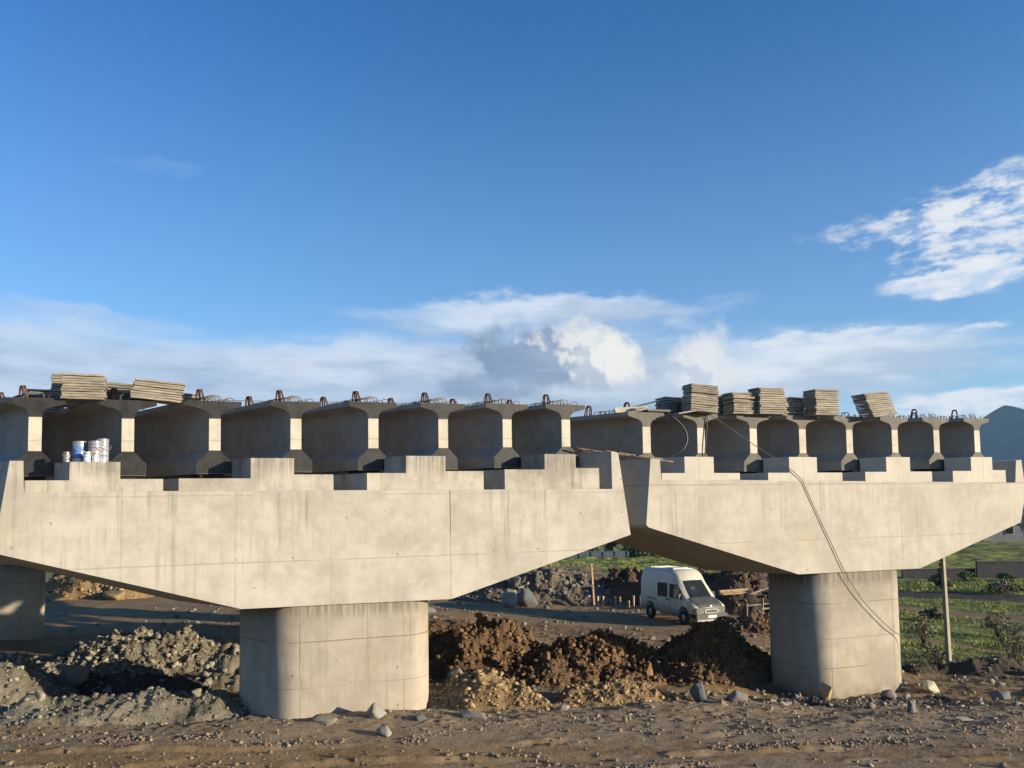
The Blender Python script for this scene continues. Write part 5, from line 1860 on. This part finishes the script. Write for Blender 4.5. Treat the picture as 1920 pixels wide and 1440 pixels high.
BUSH = [
    (19.0, 37.6, 1.75, 2.0, "O", True, "brownish twiggy bush against the right edge of the right column"), (20.9, 34.0, 1.9, 2.2, "O", True, "large twiggy shrub at the lower right near the footpath"),
    (24.2, 40.5, 1.5, 1.6, "O", True, "thin scrubby shrub behind the large twiggy shrub"), (17.2, 33.2, 1.0, 2.0, "O", True, "low brushy scrub right beside the concrete pole"),
    (28.2, 62.5, 1.6, 1.9, "D", False, "round dark bush left of the cypress on the green field"), (44.5, 66.5, 2.1, 2.2, "D", False, "dark bush at the right edge before the dark wall"),
    (37.5, 66.8, 1.1, 1.2, "M", False, "light green shrub before the middle of the dark wall"), (34.8, 66.2, .9, 1.4, "M", False, "low green shrub at the left end of the dark wall"),
    (40.6, 66.6, .9, 1.3, "M", False, "low green shrub right of the light green shrub by the dark wall"), (35.5, 58.5, .9, 2.2, "O", False, "olive bush patch on the slope of the green field"),
    (39.5, 59.5, 1.0, 2.4, "D", False, "dark bush patch at right on the green field"), (24.8, 60.0, 1.2, 1.6, "M", False, "light bush next to the top of the right column"),
    (26.5, 66.0, 1.3, 1.5, "M", False, "bright shrub behind the round dark bush"), (24.0, 46.5, .8, 1.2, "D", False, "small dark bush at the roadside behind the right column"),
    (-27.8, 50.6, 1.4, 1.4, "O", True, "dry yellow weed clump on the far yellow rubble heap")]
for k, (x, y, h, wd, mt, tw, lb) in enumerate(BUSH):
    bush("bush", lb, "bush", x, y, h, wd, {"O": M_LEAF_O, "D": M_LEAF_D, "M": M_LEAF_M}[mt], 120 + k, 700 if tw else 900, .055 if tw else .10, tw, "bushes on the green slope" if k < 14 else None)

# grass blades
r = np.random.default_rng(41)
N = 170000
gxs = np.concatenate([r.uniform(13, 46, N), r.uniform(0, 30, 16000)])
gys = np.concatenate([29.5 + 38 * r.random(N) ** 1.2, r.uniform(68, 100, 16000)])
a, g_, d_ = ground_zones(gxs, gys)
ok = (a + (fbm(gxs * .7, gys * .7, 3, 4) - .5) * 1.2 > .55) & (gxs / gys > .0) & (gxs / gys < .72)
gxs, gys = gxs[ok], gys[ok]
n = len(gxs)
zz = terrain(gxs, gys)
ang = r.uniform(0, 2 * np.pi, n)
hh = r.uniform(.03, .13, n) * (1 + .3 * (gys > 60)) * (0.35 + 5.0 * np.maximum(0, fbm(gxs * .45, gys * .45, 2, 4) - .42))
wdh = r.uniform(.006, .018, n) * (1 + gys / 40)
bx, by = np.cos(ang) * wdh, np.sin(ang) * wdh
lx, ly = r.normal(size=n) * .08, r.normal(size=n) * .08
V = np.stack([np.stack([gxs - bx, gys - by, zz - .02], -1), np.stack([gxs + bx, gys + by, zz - .02], -1), np.stack([gxs + lx, gys + ly, zz + hh], -1)], 1).reshape(-1, 3)
o = np_mesh("grass", V, np.arange(3 * n).reshape(n, 3), M_GRASS)
tag(o, "short green grass over the fields beyond the piers", "grass", kind="stuff")


# ------------------------------------------------------------------ far walls and buildings
def wall(name, label, x0, y0, x1, y1, h, mat, th=.25, cat="wall", steps=6):
    L = math.hypot(x1 - x0, y1 - y0)
    z0 = min(tz(x0, y0), tz(x1, y1)) - .3
    root = empty(name, (x0, y0, z0), math.atan2(y1 - y0, x1 - x0))
    tag(root, label, cat)
    bm = bmesh.new()
    add_box(bm, (0, 0, 0), (L, th, h + .3))
    bm_obj("wall_panel", bm, mat, root, False, .01)
    bm = bmesh.new()
    add_box(bm, (-.03, -.04, h + .302), (L + .03, th + .04, h + .38))
    bm_obj("coping", bm, mat, root, False, .01)
    for k in range(steps + 1 if steps else 0):
        bm = bmesh.new()
        xk = L * k / steps
        add_box(bm, (xk - .12, -.08, 0), (xk + .12, -.003, h + .29))
        bm_obj("pillar", bm, mat, root, False, .01)


wall("field_wall", "far blue grey wall beyond the field, under the tip of the front pier cap", 4.0, 104.5, 14.8, 104.0, .95, M_BLUEWALL, steps=7)
wall("dark_wall", "long low dark wall across the green slope, left of the taller dark wall", 34.0, 70.5, 40.2, 70.2, .75, M_DARKWALL, steps=0)
wall("dark_wall", "taller dark wall at the right edge across the green slope", 40.2, 69.9, 48.5, 69.3, 1.35, M_DARKWALL, steps=0)


def house(name, label, x, y, rz, lx, ly, h, mat, roof_h, wins, cat="building"):
    z = tz(x, y) - .3
    root = empty(name, (x, y, z), rz)
    tag(root, label, cat)
    bm = bmesh.new()
    add_box(bm, (-lx / 2, -ly / 2, 0), (lx / 2, ly / 2, h))
    bm_obj("wall", bm, mat, root, False, .02)
    bm = bmesh.new()
    e = .25
    vs = [bm.verts.new(p) for p in [(-lx / 2 - e, -ly / 2 - e, h + .003), (lx / 2 + e, -ly / 2 - e, h + .003), (lx / 2 + e, ly / 2 + e, h + .003), (-lx / 2 - e, ly / 2 + e, h + .003), (-lx / 2 - e, 0, h + roof_h), (lx / 2 + e, 0, h + roof_h)]]
    for f in ((0, 1, 5, 4), (2, 3, 4, 5), (0, 4, 3), (1, 2, 5), (0, 3, 2, 1)):
        bm.faces.new([vs[i] for i in f])
    bm_obj("roof", bm, M_ROOF, root)
    for wx, wz, ww, wh, nm in wins:
        bm = bmesh.new()
        add_box(bm, (wx - ww / 2, -ly / 2 - .06, wz), (wx + ww / 2, -ly / 2 - .003, wz + wh))
        f = bm_obj(nm, bm, M_RENDER if nm == "window" else M_TIMBER_G, root, False, .01)
        if nm == "window":
            bm = bmesh.new()
            add_box(bm, (wx - ww / 2 + .07, -ly / 2 - .075, wz + .07), (wx + ww / 2 - .07, -ly / 2 - .063, wz + wh - .07))
            bm_obj("pane", bm, M_DARKGLASS, f)


house("garden_hut", "small white hut at the edge of the far field, right of the trees", 23.6, 106, .5, 2.6, 2.0, 1.5, M_RENDER, .4, [(-.5, 0.3, .7, 1.1, "door"), (.6, .75, .6, .55, "window")])
house("grey_house", "grey house on the far bank behind the right tip of the right pier cap", 63.5, 110, -.15, 9.0, 6.0, 3.2, M_GREYRENDER, 1.0, [(-3, 1.2, 1.1, 1.2, "window"), (0, .3, 1.0, 2.1, "door"), (2.8, 1.2, 1.1, 1.2, "window")])


# ------------------------------------------------------------------ air between here and the mountain
def haze():
    bm = bmesh.new()
    add_box(bm, (-5600, -700, -24), (5900, 5600, 520))
    m = bpy.data.materials.new("haze_air")
    m.use_nodes = True
    nt = m.node_tree
    nt.nodes.clear()
    out = nt.nodes.new("ShaderNodeOutputMaterial")
    pv = nt.nodes.new("ShaderNodeVolumePrincipled")
    pv.inputs["Color"].default_value = (0.36, 0.66, 1.0, 1)
    pv.inputs["Density"].default_value = 0.000058
    pv.inputs["Anisotropy"].default_value = 0.0
    nt.links.new(pv.outputs[0], out.inputs["Volume"])
    o = bm_obj("haze", bm, m)
    tag(o, kind="stuff")
    o["label"] = "thin blue air haze over the whole site"


haze()
